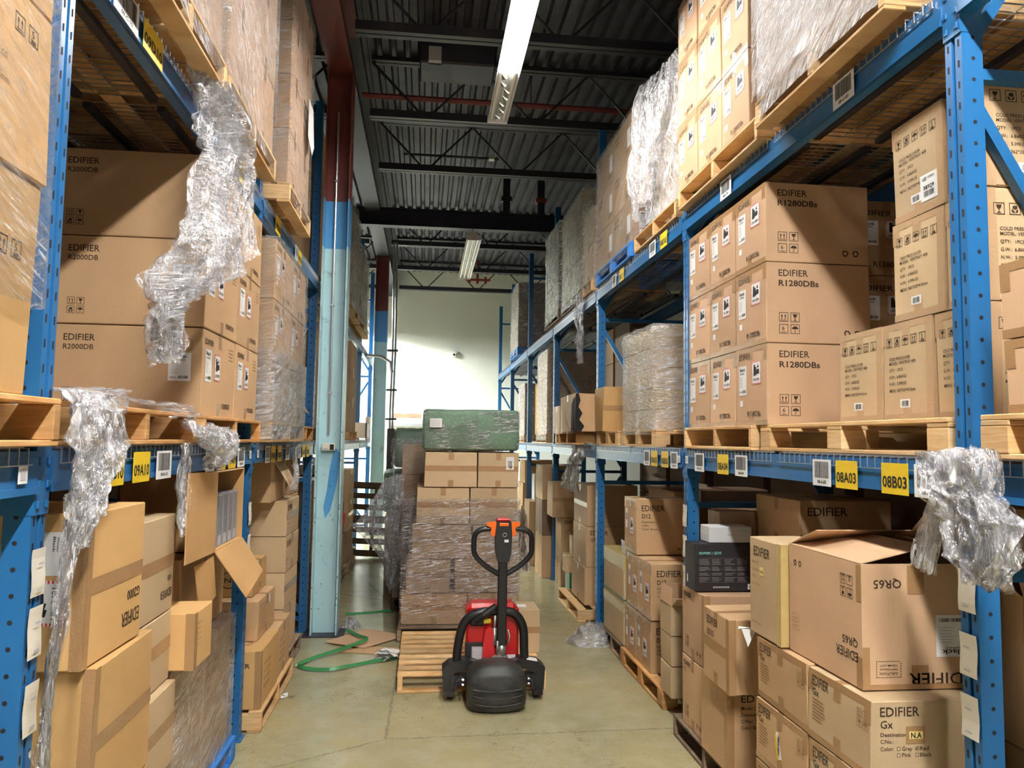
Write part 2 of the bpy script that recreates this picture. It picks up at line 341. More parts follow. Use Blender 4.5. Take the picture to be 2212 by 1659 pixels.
def barcode(F, mb, u, v, w, h, mt='black_print', e=.0016, seed=1, vert=False):
    r = random.Random(seed); x = 0
    while x < 1:
        b = r.choice((.012, .02, .03))
        if vert: F.poly(mb, [(u, v+x*h), (u+w, v+x*h), (u+w, v+min(1, x+b)*h), (u, v+min(1, x+b)*h)], mt, e)
        else: F.poly(mb, [(u+x*w, v), (u+min(1, x+b)*w, v), (u+min(1, x+b)*w, v+h), (u+x*w, v+h)], mt, e)
        x += b+r.choice((.012, .02, .026))
def ship_label(F, mb, u, v, w, h, model='R1280DBs', rot=0, word='Black'):
    """white product label: big word, model, lines and bars"""
    F.rect(mb, u, v, u+w, v+h, 'paper', .0012)
    if rot:
        F.text(mb, word, u+w*.92, v+h*.17, h*.11, w*.75, 'black_print', math.pi, .0018, True); F.text(mb, model, u+w*.8, v+h*.23, h*.04, w*.5, 'black_print', math.pi, .0018)
        barcode(F, mb, u+w*.1, v+h*.83, w*.8, h*.09, e=.0018); 
        for k in range(6): F.poly(mb, [(u+w*.12, v+h*(.34+.07*k)), (u+w*(.5+.05*(k % 3)), v+h*(.34+.07*k)), (u+w*(.5+.05*(k % 3)), v+h*(.355+.07*k)), (u+w*.12, v+h*(.355+.07*k))], 'label_grey', .0018)
        return
    F.text(mb, word, u+w*.12, v+h*.82, h*.11, w*.7, 'black_print', 0, .0018, True)
    F.text(mb, model, u+w*.14, v+h*.71, h*.06, w*.6, 'black_print', 0, .0018)
    for k in range(6):
        vv = v+h*(.60-.065*k); F.poly(mb, [(u+w*.1, vv), (u+w*(.42+.06*(k % 2)), vv), (u+w*(.42+.06*(k % 2)), vv+h*.02), (u+w*.1, vv+h*.02)], 'label_grey', .0018)
    barcode(F, mb, u+w*.42, v+h*.08, w*.48, h*.1, e=.0018); F.text(mb, 'N.A', u+w*.1, v+h*.09, h*.07, w*.25, 'black_print', 0, .0018)
def hazard_label(F, mb, u, v, w, h, text='UN 3091', turned=False):
    F.rect(mb, u, v, u+w, v+h, 'paper', .0012); n = 11; t = w*.07
    for i in range(n):
        for (a, b) in (((u+w*i/n, v), (w*.5/n, t)), ((u+w*i/n, v+h-t), (w*.5/n, t)), ((u, v+h*i/n), (t, h*.5/n)), ((u+w-t, v+h*i/n), (t, h*.5/n))):
            F.poly(mb, [a, (a[0]+b[0], a[1]), (a[0]+b[0], a[1]+b[1]), (a[0], a[1]+b[1])], 'red_hatch', .0018)
    def P(pts): F.poly(mb, [((u+w*(1-b), v+h*a) if turned else (u+w*a, v+h*b)) for a, b in pts], 'black_print', .0018)
    P([(.2, .38), (.36, .34), (.38, .84), (.22, .84)]); P([(.36, .40), (.5, .36), (.52, .74), (.38, .74)])
    P([(.5, .42), (.82, .44), (.82, .58), (.5, .6)]); P([(.58, .7), (.78, .7), (.68, .86)]); P([(.56, .54), (.8, .54), (.8, .64), (.56, .64)])
    if turned: F.text(mb, text, u+w*.86, v+h*.14, w*.12, h*.7, 'black_print', math.pi/2, .0018, True)
    else: F.text(mb, text, u+w*.16, v+h*.14, h*.12, w*.68, 'black_print', 0, .0018, True)
# ---------------------------------------------------------------- cartons
def faces_of(w, d, h):
    return {'F': Face((-w/2, -d/2, 0), (1, 0, 0), (0, 0, 1), (0, -1, 0), w, h), 'K': Face((w/2, d/2, 0), (-1, 0, 0), (0, 0, 1), (0, 1, 0), w, h),
            'R': Face((w/2, -d/2, 0), (0, 1, 0), (0, 0, 1), (1, 0, 0), d, h), 'L': Face((-w/2, d/2, 0), (0, -1, 0), (0, 0, 1), (-1, 0, 0), d, h),
            'T': Face((-w/2, -d/2, h), (1, 0, 0), (0, 1, 0), (0, 0, 1), w, d)}
def carton(x0, x1, y0, y1, z0, z1, label, group=None, m='cardboard', prints=None, tape_on='T', tapem='tape', rz=0, jit=.003, bulge=.003, seed=None, name='cardboard_box', cat='cardboard box', split=None, seams=True):
    w, d, h = x1-x0, y1-y0, z1-z0; rnd = random.Random(hash((round(x0, 2), round(y0, 2), round(z0, 2))) if seed is None else seed)
    J = {(i, j, k): V3((rnd.uniform(-jit, jit), rnd.uniform(-jit, jit), rnd.uniform(-jit, 0) if k else 0)) for i in (0, 1) for j in (0, 1) for k in (0, 1)}
    def warp(p):
        a, b, c = (p.x/w+.5), (p.y/d+.5), p.z/h; q = V3((0, 0, 0))
        ca, cb, cc = min(1, max(0, a)), min(1, max(0, b)), min(1, max(0, c))
        for (i, j, k), v in J.items(): q += v*((ca if i else 1-ca)*(cb if j else 1-cb)*(cc if k else 1-cc))
        sa, sb, sc = math.sin(math.pi*ca), math.sin(math.pi*cb), math.sin(math.pi*cc)
        q += V3(((ca-.5)*2*bulge*sb*sc, (cb-.5)*2*bulge*sa*sc, (cc-.5)*1.0*bulge*sa*sb)); return p+q
    b = M(); FS = faces_of(w, d, h); n = 3; r = .004
    for k, F in list(FS.items())+[('B', Face((-w/2, d/2, 0), (1, 0, 0), (0, -1, 0), (0, 0, -1), w, d))]:
        vs = []; fs = []
        for j in range(n+1):
            for i in range(n+1): vs.append(F.p(r+(F.W-2*r)*i/n, r+(F.H-2*r)*j/n, 0))
        for j in range(n):
            for i in range(n): q = j*(n+1)+i; fs.append((q, q+1, q+n+2, q+n+1))
        b.add(vs, fs, m)
    # rounded edges
    for sx in (-1, 1):
        for s2 in (-1, 1):
            X, Y, Z = w/2, d/2, h
            z_ = (h if s2 > 0 else 0); zi = z_-r*s2; 
            def strip(a0, a1, c0, c1, k=3):
                vs = []; 
                for i in range(k+1):
                    t = i/k; vs += [V3(a0).lerp(V3(a1), t), V3(c0).lerp(V3(c1), t)]
                b.add(vs, [(2*i, 2*i+1, 2*i+3, 2*i+2) for i in range(k)], m)
            strip((sx*X, -Y+r, zi), (sx*X, Y-r, zi), (sx*(X-r), -Y+r, z_), (sx*(X-r), Y-r, z_))
            strip((-X+r, sx*Y, zi), (X-r, sx*Y, zi), (-X+r, sx*(Y-r), z_), (X-r, sx*(Y-r), z_))
            strip((sx*X, s2*(Y-r), r), (sx*X, s2*(Y-r), h-r), (sx*(X-r), s2*Y, r), (sx*(X-r), s2*Y, h-r))
    fl = []
    if prints:
        def lab(nm, fn, lb=None): fl.append((nm, fn, lb))
        prints(b, FS, lab)
    tg = dict(label=label, category=cat)
    if group: tg['group'] = group
    o = b.build(name, None, ((x0+x1)/2, (y0+y1)/2, z0), rz, warp, **tg)
    if seams and tape_on:
        tw = .026; T = FS['T']; G = []
        for c in tape_on:
            if c == 'T': G.append([(T, 0, d/2-tw, w, d/2+tw)]+[(FS[q], d/2-tw, h-.075, d/2+tw, h) for q in 'LR']); G += [[(FS[q], d/2-tw, 0, d/2+tw, .07)] for q in 'LR']
            elif c == 'Y': G.append([(T, w/2-tw, 0, w/2+tw, d)]+[(FS[q], w/2-tw, h-.075, w/2+tw, h) for q in 'FK']); G += [[(FS[q], w/2-tw, 0, w/2+tw, .07)] for q in 'FK']
            elif c in 'lrf':
                FF = FS[c.upper()]; e = .028; G.append([(FF, 0, h-e, FF.W, h), (FF, 0, h-.09, e*1.5, h-e), (FF, FF.W-e*1.5, h-.09, FF.W, h-e)]); G.append([(FF, 0, 0, FF.W, e)])
            elif c in 'mhx': FF = FS[{'m': 'R', 'h': 'F', 'x': 'L'}[c]]; G.append([(FF, 0, h*.46, FF.W, h*.46+.055)])
            elif c == 'v':
                for p_, q_ in (('F', 'R'), ('L', 'F')): G.append([(FS[p_], FS[p_].W-.04, 0, FS[p_].W, h), (FS[q_], 0, 0, .04, h)])
        for g_ in G:
            t = M()
            for FF, u0, v0, u1, v1 in g_: FF.rect(t, u0, v0, u1, v1, tapem, .0009)
            t.build('packing_tape', o, warp=warp)
    for nm, fn, lb in fl:
        t = M(); fn(t); c = t.build(nm, o, warp=warp)
        if lb: c['label'] = lb
    return o
def pr_r1280(model='R1280DBs', side='L', front=True, hz=True, blk=True):
    def f(b, FS, lab):
        A = FS[side]
        A.text(b, 'EDIFIER', .05, A.H-.065, .032, .15); A.text(b, model, A.W-.25, .05, .03, .17)
        if blk:
            lab('shipping_label', lambda t: ship_label(A, t, .045, A.H-.27, .105, .17, model), 'white paper label with a black heading')
            lab('shipping_label', lambda t: A.rect(t, .055, .11, .095, .145, 'paper', .0012))
        if hz: lab('hazard_label', lambda t: hazard_label(A, t, .22, A.H-.215, .115, .13), 'white battery warning label with a red hatched edge')
        F = FS['F']
        if front:
            F.text(b, 'EDIFIER', .07, F.H-.075, .036, .17); F.text(b, model, .07, F.H-.13, .032, .23, bold=True)
            for i, k in enumerate(('up', 'glass')): icon(F, b, k, .07+.065*i, .115, .052)
            for i, k in enumerate(('6', 'umb')): icon(F, b, k, .07+.065*i, .05, .052)
            recycle(F, b, F.W-.14, .06, .045); recycle(F, b, F.W-.08, .06, .045)
    return f
def pr_turned(model='R1280DBs'):
    def f(b, FS, lab):
        A = FS['F']; A.text(b, 'EDIFIER', .05, A.H-.09, .034, .2); A.text(b, model, .13, .05, .032, .22)
        lab('shipping_label', lambda t: ship_label(A, t, .045, A.H-.265, .12, .145, model), 'white paper label with a black heading')
        lab('shipping_label', lambda t: A.rect(t, .05, .125, .09, .16, 'paper', .0012))
        lab('hazard_label', lambda t: hazard_label(A, t, .21, A.H-.23, .115, .12), 'white battery warning label with a red hatched edge')
    return f
def pr_r2000(first=False):
    def f(b, FS, lab):
        F = FS['F']; A = FS['R']
        F.text(b, 'EDIFIER', .045, F.H-.08, .033, .15); F.text(b, 'R2000DB', .045, F.H-.125, .026, .145)
        for i, k in enumerate(('up', 'glass')): icon(F, b, k, .05+.046*i, .095, .037)
        for i, k in enumerate(('hand', 'umb')): icon(F, b, k, .05+.046*i, .05, .037)
        A.text(b, 'EDIFIER', .035, A.H-.075, .03, .16); A.text(b, 'R2000DB', A.W-.25, .05, .028, .17)
        for k in range(4): A.poly(b, [(A.W-.14, A.H-.06-.02*k), (A.W-.05, A.H-.06-.02*k), (A.W-.05, A.H-.053-.02*k), (A.W-.14, A.H-.053-.02*k)], 'ink_faint')
        if first:
            caution(F, b, F.W-.14, F.H-.115, .085, .055, mt='ink')
            lab('shipping_label', lambda t: ship_label(F, t, F.W-.165, F.H-.275, .11, .145, 'R2000DB'), 'white paper label with a black heading')
        lab('shipping_label', lambda t: ship_label(A, t, .05, A.H-.27, .11, .17, 'R2000DB'), 'white paper label with a black heading')
        lab('hazard_label', lambda t: hazard_label(A, t, .22, A.H-.255, .11, .145), 'white battery warning label with a red hatched edge')
    return f
def pr_juicer(side='L', sticker=False, full=True, front=True):
    def f(b, FS, lab):
        for s_ in ((side, 'F') if front else (side,)):
            A = FS[s_]; W, H = A.W, A.H
            for i, k in enumerate(('glass', 'hand', 'umb', 'up', 'S')): icon(A, b, k, W*(.08+.17*i), H*.76, W*.12, mt='ink')
            L = [('COLD PRESS JUICER', .62), ('MODEL: VENTRAY 408', .575), ('QTY:   1PCS', .505), ('G.W.:  6.86KGS', .435), ('N.W.:  5.09KGS', .365), ('MEAS: 362*330*415mm', .295)]
            for t, v in L: A.text(b, t, W*.14, H*v, .0125, None if 'CO' not in t else W*.44, 'ink')
            def bc(t, A=A, W=W, H=H): A.rect(t, W*.36, H*.13, W*.56, H*.215, 'paper', .0012); barcode(A, t, W*.39, H*.145, W*.14, H*.055)
            lab('barcode_label', bc, 'white barcode label')
            if sticker:
                def st(t, A=A, W=W, H=H):
                    A.rect(t, W*.56, H*.1, W*.88, H*.36, 'paper', .0013); A.text(t, 'LSP 1003', W*.6, H*.31, .01, W*.22, 'black_print', 0, .002); A.text(t, '38929', W*.62, H*.21, .016, W*.2, 'black_print', 0, .002, True); barcode(A, t, W*.62, H*.14, W*.2, H*.055, e=.002)
                lab('shipping_label', st, 'white paper label with a number and barcode')
    return f
def pr_lines(side, title, sub, n=4, h=.04, w=.2, mt='ink', tw=None):
    def f(b, FS, lab):
        for s_ in side:
            A = FS[s_]; A.text(b, title, .05, A.H-.04-h, h, w, mt)
            if sub: A.text(b, sub, .05, A.H-.06-h*2.0, h*.75, tw, mt)
            r = random.Random(len(title)+n)
            for k in range(n):
                v = A.H-.09-h*2.3-.035*k; A.text(b, ('Destination:', 'C/No.:', 'Color: Brown', 'Model: P17', 'Made in China')[k % 5], .05, v, .014, None, mt)
    return f
LV1, LV2 = 1.915, 3.60      # tops of the two storage levels (wire decks)
# ---------------------------------------------------------------- room
fl = M(); fl.add([(-9, -9, 0), (11, -9, 0), (11, 20.6, 0), (-9, 20.6, 0)], [(0, 1, 2, 3)], 'floor_concrete'); fl.build('floor', kind='structure')
b = M(); b.box((-9, 20.5, 0), (11, 20.7, 7), 'wall_paint'); b.build('wall_back', kind='structure')
b = M(); b.box((-9.2, -9, 0), (-9, 20.7, 7), 'wall_dark'); b.build('wall_left', kind='structure')
b = M(); b.box((11, -9, 0), (11.2, 20.7, 7), 'wall_dark'); b.build('wall_right', kind='structure')
b = M(); b.box((-9, -9.2, 0), (11, -9, 7), 'wall_dark'); b.build('wall_front', kind='structure')
b = M(); x = -9.0; prof = []
while x < 11:
    prof += [(x, 6.45), (x+.075, 6.45), (x+.095, 6.52), (x+.145, 6.52), (x+.165, 6.45)]; x += .165
vs = [(px, y, pz) for y in (-9, 20.7) for px, pz in prof]; n = len(prof)
b.add(vs, [(i, i+1, n+i+1, n+i) for i in range(n-1)], 'roof_deck')
b.add([(-9, -9, 6.6), (11, -9, 6.6), (11, 20.7, 6.6), (-9, 20.7, 6.6)], [(0, 1, 2, 3)], 'roof_deck'); b.build('ceiling', kind='structure')
# ceiling_structure
def joist(y, zb=5.70, zt=6.43, x0=-.72, x1=11, tm='steel_dark', lab_=''):
    r = empty('roof_joist', ((x0+x1)/2, y, zb), label=lab_, category='roof joist', group='open-web roof joists')
    c = (x0+x1)/2
    b = M()
    for zz in (0, zt-zb-.05):
        for s_ in (-1, 1): b.box((x0-c, s_*.04-.03, zz), (x1-c, s_*.04+.03, zz+(.09 if zz == 0 else .05)), tm)
    b.build('chord', r)
    b = M(); n_ = int((x1-x0)/.62); st = (x1-x0)/n_
    for i in range(n_):
        a = x0-c+i*st; z0_, z1_ = (.02, zt-zb-.04)
        p, q = ((a, 0, z1_), (a+st, 0, z0_)) if i % 2 == 0 else ((a, 0, z0_), (a+st, 0, z1_))
        b.tube([p, q], .015, tm, 6)
    b.build('web', r); return r
ys = [-3.2, -1.1, .9, 2.9, 4.95, 6.95, 8.85, 10.6, 14.8, 16.95, 19.2]
ordn = ['first', 'second', 'third', 'fourth', 'fifth', 'sixth', 'seventh', 'eighth', 'ninth', 'tenth', 'eleventh']
for i, y in enumerate(ys):
    joist(y, lab_='dark open-web steel roof joist across the aisle, %s of the joists from the camera' % ordn[i] if y < 19 else 'dark open-web roof joist right in front of the pale far wall')
for i, y in enumerate((6.95, 8.85, 10.6, 14.8, 16.95, 19.2)):
    joist(y, x0=-9, x1=-1.15, lab_='dark open-web roof joist left of the column line, %s of that side' % ordn[i])
b = M(); y = 12.85
b.box((-9, y-.09, 5.53), (11, y+.09, 5.55), 'steel_purple'); b.box((-9, y-.008, 5.55), (11, y+.008, 5.81), 'steel_purple'); b.box((-9, y-.09, 5.81), (11, y+.09, 5.83), 'steel_purple')
b.build('cross_girder', label='deep dark purple steel girder spanning the aisle between the two light fixtures', category='girder')
b = M(); cx = -.95
for s_, (y0, y1), mt in (('a', (-9, 8.4), 'column_red'), ('b', (8.4, 20.5), 'steel_dark')):
    b.box((cx-.125, y0, 5.75), (cx+.125, y1, 5.77), mt); b.box((cx-.006, y0, 5.77), (cx+.006, y1, 6.42), mt); b.box((cx-.125, y0, 6.42), (cx+.125, y1, 6.44), mt)
b.build('roof_girder', label='long red-brown steel girder running over the left columns towards the far wall', category='girder')
def column(y, lab_, z_a, z_b, conduit=True):
    r = empty('steel_column', (cx, y, 0), label=lab_, category='column', group='painted steel columns')
    b = M()
    for z0, z1, mt in ((0, z_b, 'column_pale'), (z_b, z_a, 'column_blue'), (z_a, 5.75, 'column_red')):
        for k in range(max(1, int((z1-z0)/.6))):
            n_ = max(1, int((z1-z0)/.6)); a = z0+(z1-z0)*k/n_; c = z0+(z1-z0)*(k+1)/n_
            b.box((-.13, -.125, a), (-.115, .125, c), mt); b.box((.115, -.125, a), (.13, .125, c), mt); b.box((-.115, -.006, a), (.115, .006, c), mt)
    b.build('column_shaft', r)
    if conduit:
        b = M(); P_ = [(.04, 1.86), (.10, 1.80), (.085, 1.55), (.05, 1.36), (.02, 1.22), (-.03, 1.14), (-.05, 1.25), (-.02, 1.42), (.0, 1.62)]
        b.add([(x_, -.0085, z_) for x_, z_ in P_], [tuple(range(len(P_)))], 'column_blue'); b.build('paint_smear', r, label='darker blue paint smear')
        b = M(); R_ = random.Random(8)
        for k in range(46):
            x_, z_ = R_.choice((-.12, .12, R_.uniform(-.1, .1))), R_.uniform(.03, 2.2)**1.0; yy_ = -.1262 if abs(x_) > .11 else -.0085; q_ = R_.uniform(.003, .012); x_ = x_+R_.uniform(-.004, .004)
            b.add([(x_-q_*.4, yy_, z_), (x_+q_*.4, yy_, z_-q_*.3), (x_+q_*.5, yy_, z_+q_), (x_-q_*.2, yy_, z_+q_*1.6)], [(0, 1, 2, 3)], 'steel_dark')
        b.build('paint_chips', r, kind='stuff')
    b = M(); b.box((-.2, -.17, 0), (.2, .17, .012), 'steel_dark'); b.build('base_plate', r)
    if conduit:
        b = M(); b.tube([(-.02, -.025, 1.98), (-.02, -.025, 5.35)], .0125, 'conduit', 8)
        for z in (2.4, 3.3, 4.6): b.box((-.04, -.04, z), (0, -.005, z+.02), 'conduit')
        b.build('conduit', r)
        b = M(); b.bbox((-.075, -.085, 1.82), (.055, -.02, 1.895), 'paper_cream', .006); b.box((.005, -.088, 1.83), (.045, -.084, 1.885), 'black_print'); b.box((-.06, -.088, 1.835), (-.01, -.084, 1.845), 'label_grey')
        s_ = b.build('switch_box', r, label='cream metal switch box with a black insert')
    return r
column(7.95, 'pale blue steel column with red-brown top and a thin conduit, beside the left rack', 4.40, 3.90)
column(16.0, 'farther pale blue column with dark red top near the pale wall', 4.6, 3.95, False)
b = M(); b.tube([(-.83, 9.0, 6.04), (10.9, 9.0, 6.04)], .035, 'pipe_red', 8); 
for x_ in (1.2, 3.6, 6): b.tube([(x_, 9.0, 6.04), (x_, 9.0, 6.44)], .008, 'steel_dark', 6)
b.build('sprinkler_pipe', label='red sprinkler pipe crossing the ceiling behind the near light fixture', category='pipe')
b = M(); b.tube([(1.6, 5.55, 6.05), (10.5, 5.55, 6.05)], .035, 'pipe_red', 8); b.build('sprinkler_pipe', label='red sprinkler pipe at the top edge right of the lit tubes', category='pipe')
b = M(); b.box((.95, 18.9, 5.93), (1.55, 18.96, 5.98), 'pipe_red')
for x_ in (1.0, 1.2, 1.4): b.box((x_, 18.88, 5.86), (x_+.06, 18.98, 6.44 if x_ == 1.2 else 6.03), 'pipe_red')
b.build('pipe_manifold', label='red pipe manifold with short stubs near the top of the far wall', category='pipe')
for x_, nm in ((1.25, 'left'), (1.85, 'right')):
    b = M(); b.box((x_, 12.8, 5.83), (x_+.12, 12.9, 6.45), 'steel_purple'); b.box((x_-.03, 12.78, 6.05), (x_+.15, 12.92, 6.13), 'steel_purple' if nm == 'left' else 'pipe_red'); b.build('pipe_hanger', label='%s dark pipe hanger standing on the purple cross girder' % nm, category='hanger')
b = M(); b.tube([(-.4, 11.0, 6.1), (1.0, 11.0, 6.1)], .02, 'steel_dark', 8); b.box((.85, 10.95, 6.08), (.93, 11.05, 6.14), 'plastic_white'); b.build('ceiling_conduit', label='thin conduit with a small white junction box under the roof deck', category='conduit')
b = M(); b.bbox((-.15, 8.2, 6.1), (.7, 8.7, 6.44), 'steel_dark', .02); b.box((-.05, 8.15, 6.1), (.09, 8.25, 6.26), 'label_grey'); b.build('ceiling_heater', label='dim boxy ceiling heater above the near joists', category='heater')
b = M(); 
for px in (-.66, -.61): b.tube([(px, 14.6, 1.2), (px, 14.6, 2.5), (px+.02, 14.6, 3.6), (px, 14.6, 5.7)], .02, 'conduit', 8)
b.tube([(-1.6, 14.6, 3.55), (-.85, 14.6, 3.5), (-.68, 14.6, 3.4), (-.64, 14.6, 3.2)], .03, 'conduit', 8)
for z in (2.3, 2.85, 3.6): b.box((-.74, 14.55, z), (-.54, 14.66, z+.035), 'steel_dark')
b.build('cable_conduits', label='pair of vertical cable conduits with clamps by the farther column', category='conduit')
b = M(); b.box((-.70, 14.36, 0.0), (-.56, 14.44, .02), 'black_plastic'); b.box((-.70, 14.36, .02), (-.56, 14.5, 1.2), 'steel_dark') if False else None; b.box((-.70, 14.48, 1.18), (-.56, 14.56, 2.14), 'black_plastic'); b.build('cable_guard', label='long dark grey cable guard at the foot of the vertical conduits', category='guard')
# things on the far wall
b = M(); b.tube([(.73, 20.5, 4.24), (.73, 20.38, 4.24)], .09, 'plastic_white', 14); b.tube([(.73, 20.38, 4.22), (.73, 20.33, 4.21)], .055, 'plastic_white', 14)
o = b.build('security_camera', label='small white dome security camera high on the pale wall', category='camera'); b = M(); b.tube([(.73, 20.33, 4.21), (.73, 20.32, 4.21)], .03, 'glass_dark', 12); b.build('lens', o)
b = M(); b.box((-.83, 20.49, 2.5), (-.1, 20.5, 2.62), 'wood_old'); b.build('wall_gouge', label='torn strip of broken plaster on the pale wall above the green bundle', category='damaged plaster')
b = M(); b.box((-.95, 20.42, 2.28), (.2, 20.5, 2.36), 'galv'); b.build('wall_rail', label='thin perforated metal rail on the pale wall left of the green bundle', category='rail')
# ---------------------------------------------------------------- lamps
def fixture(xc, y0, y1, z, lit, lab_, tubes=3, foil=False, mt='tube_lit', wd=.2):
    r = empty('light_fixture', (xc, (y0+y1)/2, z), label=lab_, category='light fixture', group='fluorescent ceiling fixtures'); c = (y0+y1)/2
    b = M(); h = wd/2
    b.add([(-h*.55, y0-c, .07), (h*.55, y0-c, .07), (h*.55, y1-c, .07), (-h*.55, y1-c, .07)], [(0, 1, 2, 3)], 'reflector')
    for s_ in (-1, 1): b.add([(s_*h*.55, y0-c, .07), (s_*h, y0-c, .0), (s_*h, y1-c, .0), (s_*h*.55, y1-c, .07)], [(0, 1, 2, 3)], 'reflector')
    b.box((-h*.5, y0-c, .074), (h*.5, y1-c, .13), 'reflector'); b.build('reflector', r)
    for a, e, on in lit:
        for k in range(tubes):
            x_ = (k-(tubes-1)/2)*wd*.3; t = M(); t.tube([(x_, a-c, .025), (x_, e-c, .025)], .018, mt if on else 'tube_off', 10)
            o = t.build('fluorescent_tube', r)
            if not on: o['label'] = 'unlit grey tube'
    b = M()
    for yy in (y0, y1): b.box((-h, yy-c-.01, -.002), (h, yy-c+.01, .08), 'reflector')
    b.build('end_cap', r)
    for yy in (y0+.3, y1-.3):
        b = M(); b.tube([(0, yy-c, .13), (0, yy-c, 6.46-z)], .004, 'steel_dark', 5); b.build('hanger_wire', r)
    if foil:
        b = M(); R_ = random.Random(3)
        for k in range(7):
            yy = y1-.2-k*.14; x_ = R_.uniform(-.03, .05); b.add([(x_-.03, yy, .0), (x_+.03, yy+.05, -.012), (x_+.02, yy+.12, .004), (x_-.02, yy+.1, -.006)], [(0, 1, 2, 3)], 'foil')
        for p in range(len(b.v)): b.v[p].y -= c
        b.build('torn_film', r)
    return r
fixture(.655, 4.0, 7.46, 5.14, [(4.03, 5.2, 1), (5.22, 6.38, 1), (6.42, 7.43, 0)], 'long fluorescent fixture over the aisle, near part lit, far end dead with loose film', foil=True)
fixture(.69, 11.7, 14.6, 5.05, [(11.75, 13.1, 0), (13.15, 14.55, 0)], 'second, unlit white fluorescent fixture farther along the aisle', wd=.24)
fixture(.655, -1.3, 1.3, 5.14, [(-1.25, -.02, 1), (.02, 1.25, 1)], 'fluorescent fixture hanging above where the picture was taken', mt='tube_back')
fixture(.655, -7.0, -4.4, 5.14, [(-6.95, -5.7, 1), (-5.65, -4.45, 1)], 'fluorescent fixture hanging far behind the viewpoint', mt='tube_back')
fixture(-3.3, 15.6, 18.2, 5.0, [(15.7, 18.1, 1)], 'bright fixture hidden beyond the left rack, lighting the far wall', mt='tube_dock')
fixture(-2.6, 17.3, 18.8, 4.9, [(17.35, 18.75, 1)], 'short bright fixture near the left end of the far wall', mt='tube_dock', tubes=2)
# ---------------------------------------------------------------- pallet racks
XL, XR, YL, YR, BAY, DEPTH = -1.143, 1.8265, 2.455, 2.416, 2.8, 1.07
def upright(sx, lab_, h=5.35, far=False):
    """sx=+1: rack on the right (aisle face looks to -x)"""
    r = empty('rack_upright_frame', (0, 0, 0), label=lab_, category='rack frame', group='blue upright frames of the pallet racks')
    for k, x0 in enumerate((0, DEPTH)):
        b = M(); W = .085; s = 1 if k == 0 else -1
        X = lambda a: sx*(x0+s*a)
        def bx(a0, a1, y0, y1, z0, z1, mt='rack_blue'):
            xa, xb = sorted((X(a0), X(a1))); b.box((xa, y0, z0), (xb, y1, z1), mt)
        # front face with a recessed middle groove, two side flanges
        bx(0, .003, -W/2, -.009, 0, h); bx(0, .003, .009, W/2, 0, h); bx(.012, .015, -.012, .012, 0, h)
        bx(.003, .012, -.012, -.009, 0, h); bx(.003, .012, .009, .012, 0, h)
        bx(.003, .078, -W/2, -W/2+.003, 0, h); bx(.003, .078, W/2-.003, W/2, 0, h)
        bx(.075, .078, -W/2, -.015, 0, h); bx(.075, .078, .015, W/2, 0, h)
        z = .08
        if not far:
            while z < min(h, 4.6):
                for yy, dz in ((-.026, 0), (.026, .0)):
                    xa = X(-.0006); b.add([(xa, yy-.005, z), (xa, yy+.005, z+.004), (xa, yy+.005, z+.03), (xa, yy-.005, z+.026)], [(0, 1, 2, 3)], 'hole')
                yf = -W/2-.0006; zc = z+.03; xa = X(.042)
                b.add([(xa+.0075*math.cos(t*math.pi/4), yf, zc+.0075*math.sin(t*math.pi/4)) for t in range(8)], [tuple(range(8))], 'hole')
                z += .076
        b.build('post', r)
        b = M(); xa, xb = sorted((X(-.02), X(.11))); b.box((xa, -.065, 0), (xb, .065, .008), 'rack_blue'); b.build('base_plate', r)
    zs = [.13, 1.52, 3.26, 4.9]
    for z in zs:
        b = M(); b.box((min(sx*.078, sx*(DEPTH-.078)), -.02, z-.02), (max(sx*.078, sx*(DEPTH-.078)), .02, z+.02), 'rack_blue'); b.build('brace', r)
    for z0, z1 in ((.2, 1.45), (3.14, 1.60), (3.4, 4.8)):
        b = M(); b.bar((sx*.075, -.003, z0), (sx*(DEPTH-.075), -.003, z1), .035, .04, 'rack_blue'); b.build('brace', r)
    return r
def beam(sx, ztop, L=BAY-.085, h=.125):
    r = empty('load_beam', (0, 0, 0), label='', category='rack beam')
    b = M(); f = -sx*.0; a, c = sorted((-sx*.012+0, sx*.045))
    y0, y1 = .0425, .0425+L
    b.box((a, y0, ztop-h), (c, y1, ztop-.02), 'rack_blue'); a2, c2 = sorted((-sx*.006, sx*.045)); b.box((a2, y0, ztop-.02), (c2, y1, ztop), 'rack_blue')
    a3, c3 = sorted((-sx*.018, sx*.0)); b.box((a3, y0, ztop-h), (c3, y1, ztop-h+.022), 'rack_blue'); b.build('beam', r)
    for yy, s in ((.0, 1), (BAY, -1)):
        b = M(); a, c = sorted((-sx*.006, sx*.0)); ya, yb = sorted((yy-s*.001, yy+s*.044)); b.box((a, ya, ztop-.19), (c, yb, ztop+.02), 'rack_blue')
        yc = yy+s*.0445; 
        b.add([(-sx*.006, yc, ztop+.02), (-sx*.006, yc, ztop-.19), (sx*.09, yc, ztop-.19), (sx*.085, yc, ztop-.14), (sx*.05, yc, ztop-.05), (sx*.05, yc, ztop+.02)], [(0, 1, 2, 3, 4, 5)], 'rack_blue')
        for zz in (ztop-.03, ztop-.10, ztop-.16): b.bbox((min(-sx*.012, -sx*.006), min(yy+s*.018, yy+s*.034), zz-.012), (max(-sx*.012, -sx*.006), max(yy+s*.018, yy+s*.034), zz+.012), 'rack_blue', .002)
        b.build('beam_connector', r)
    return r
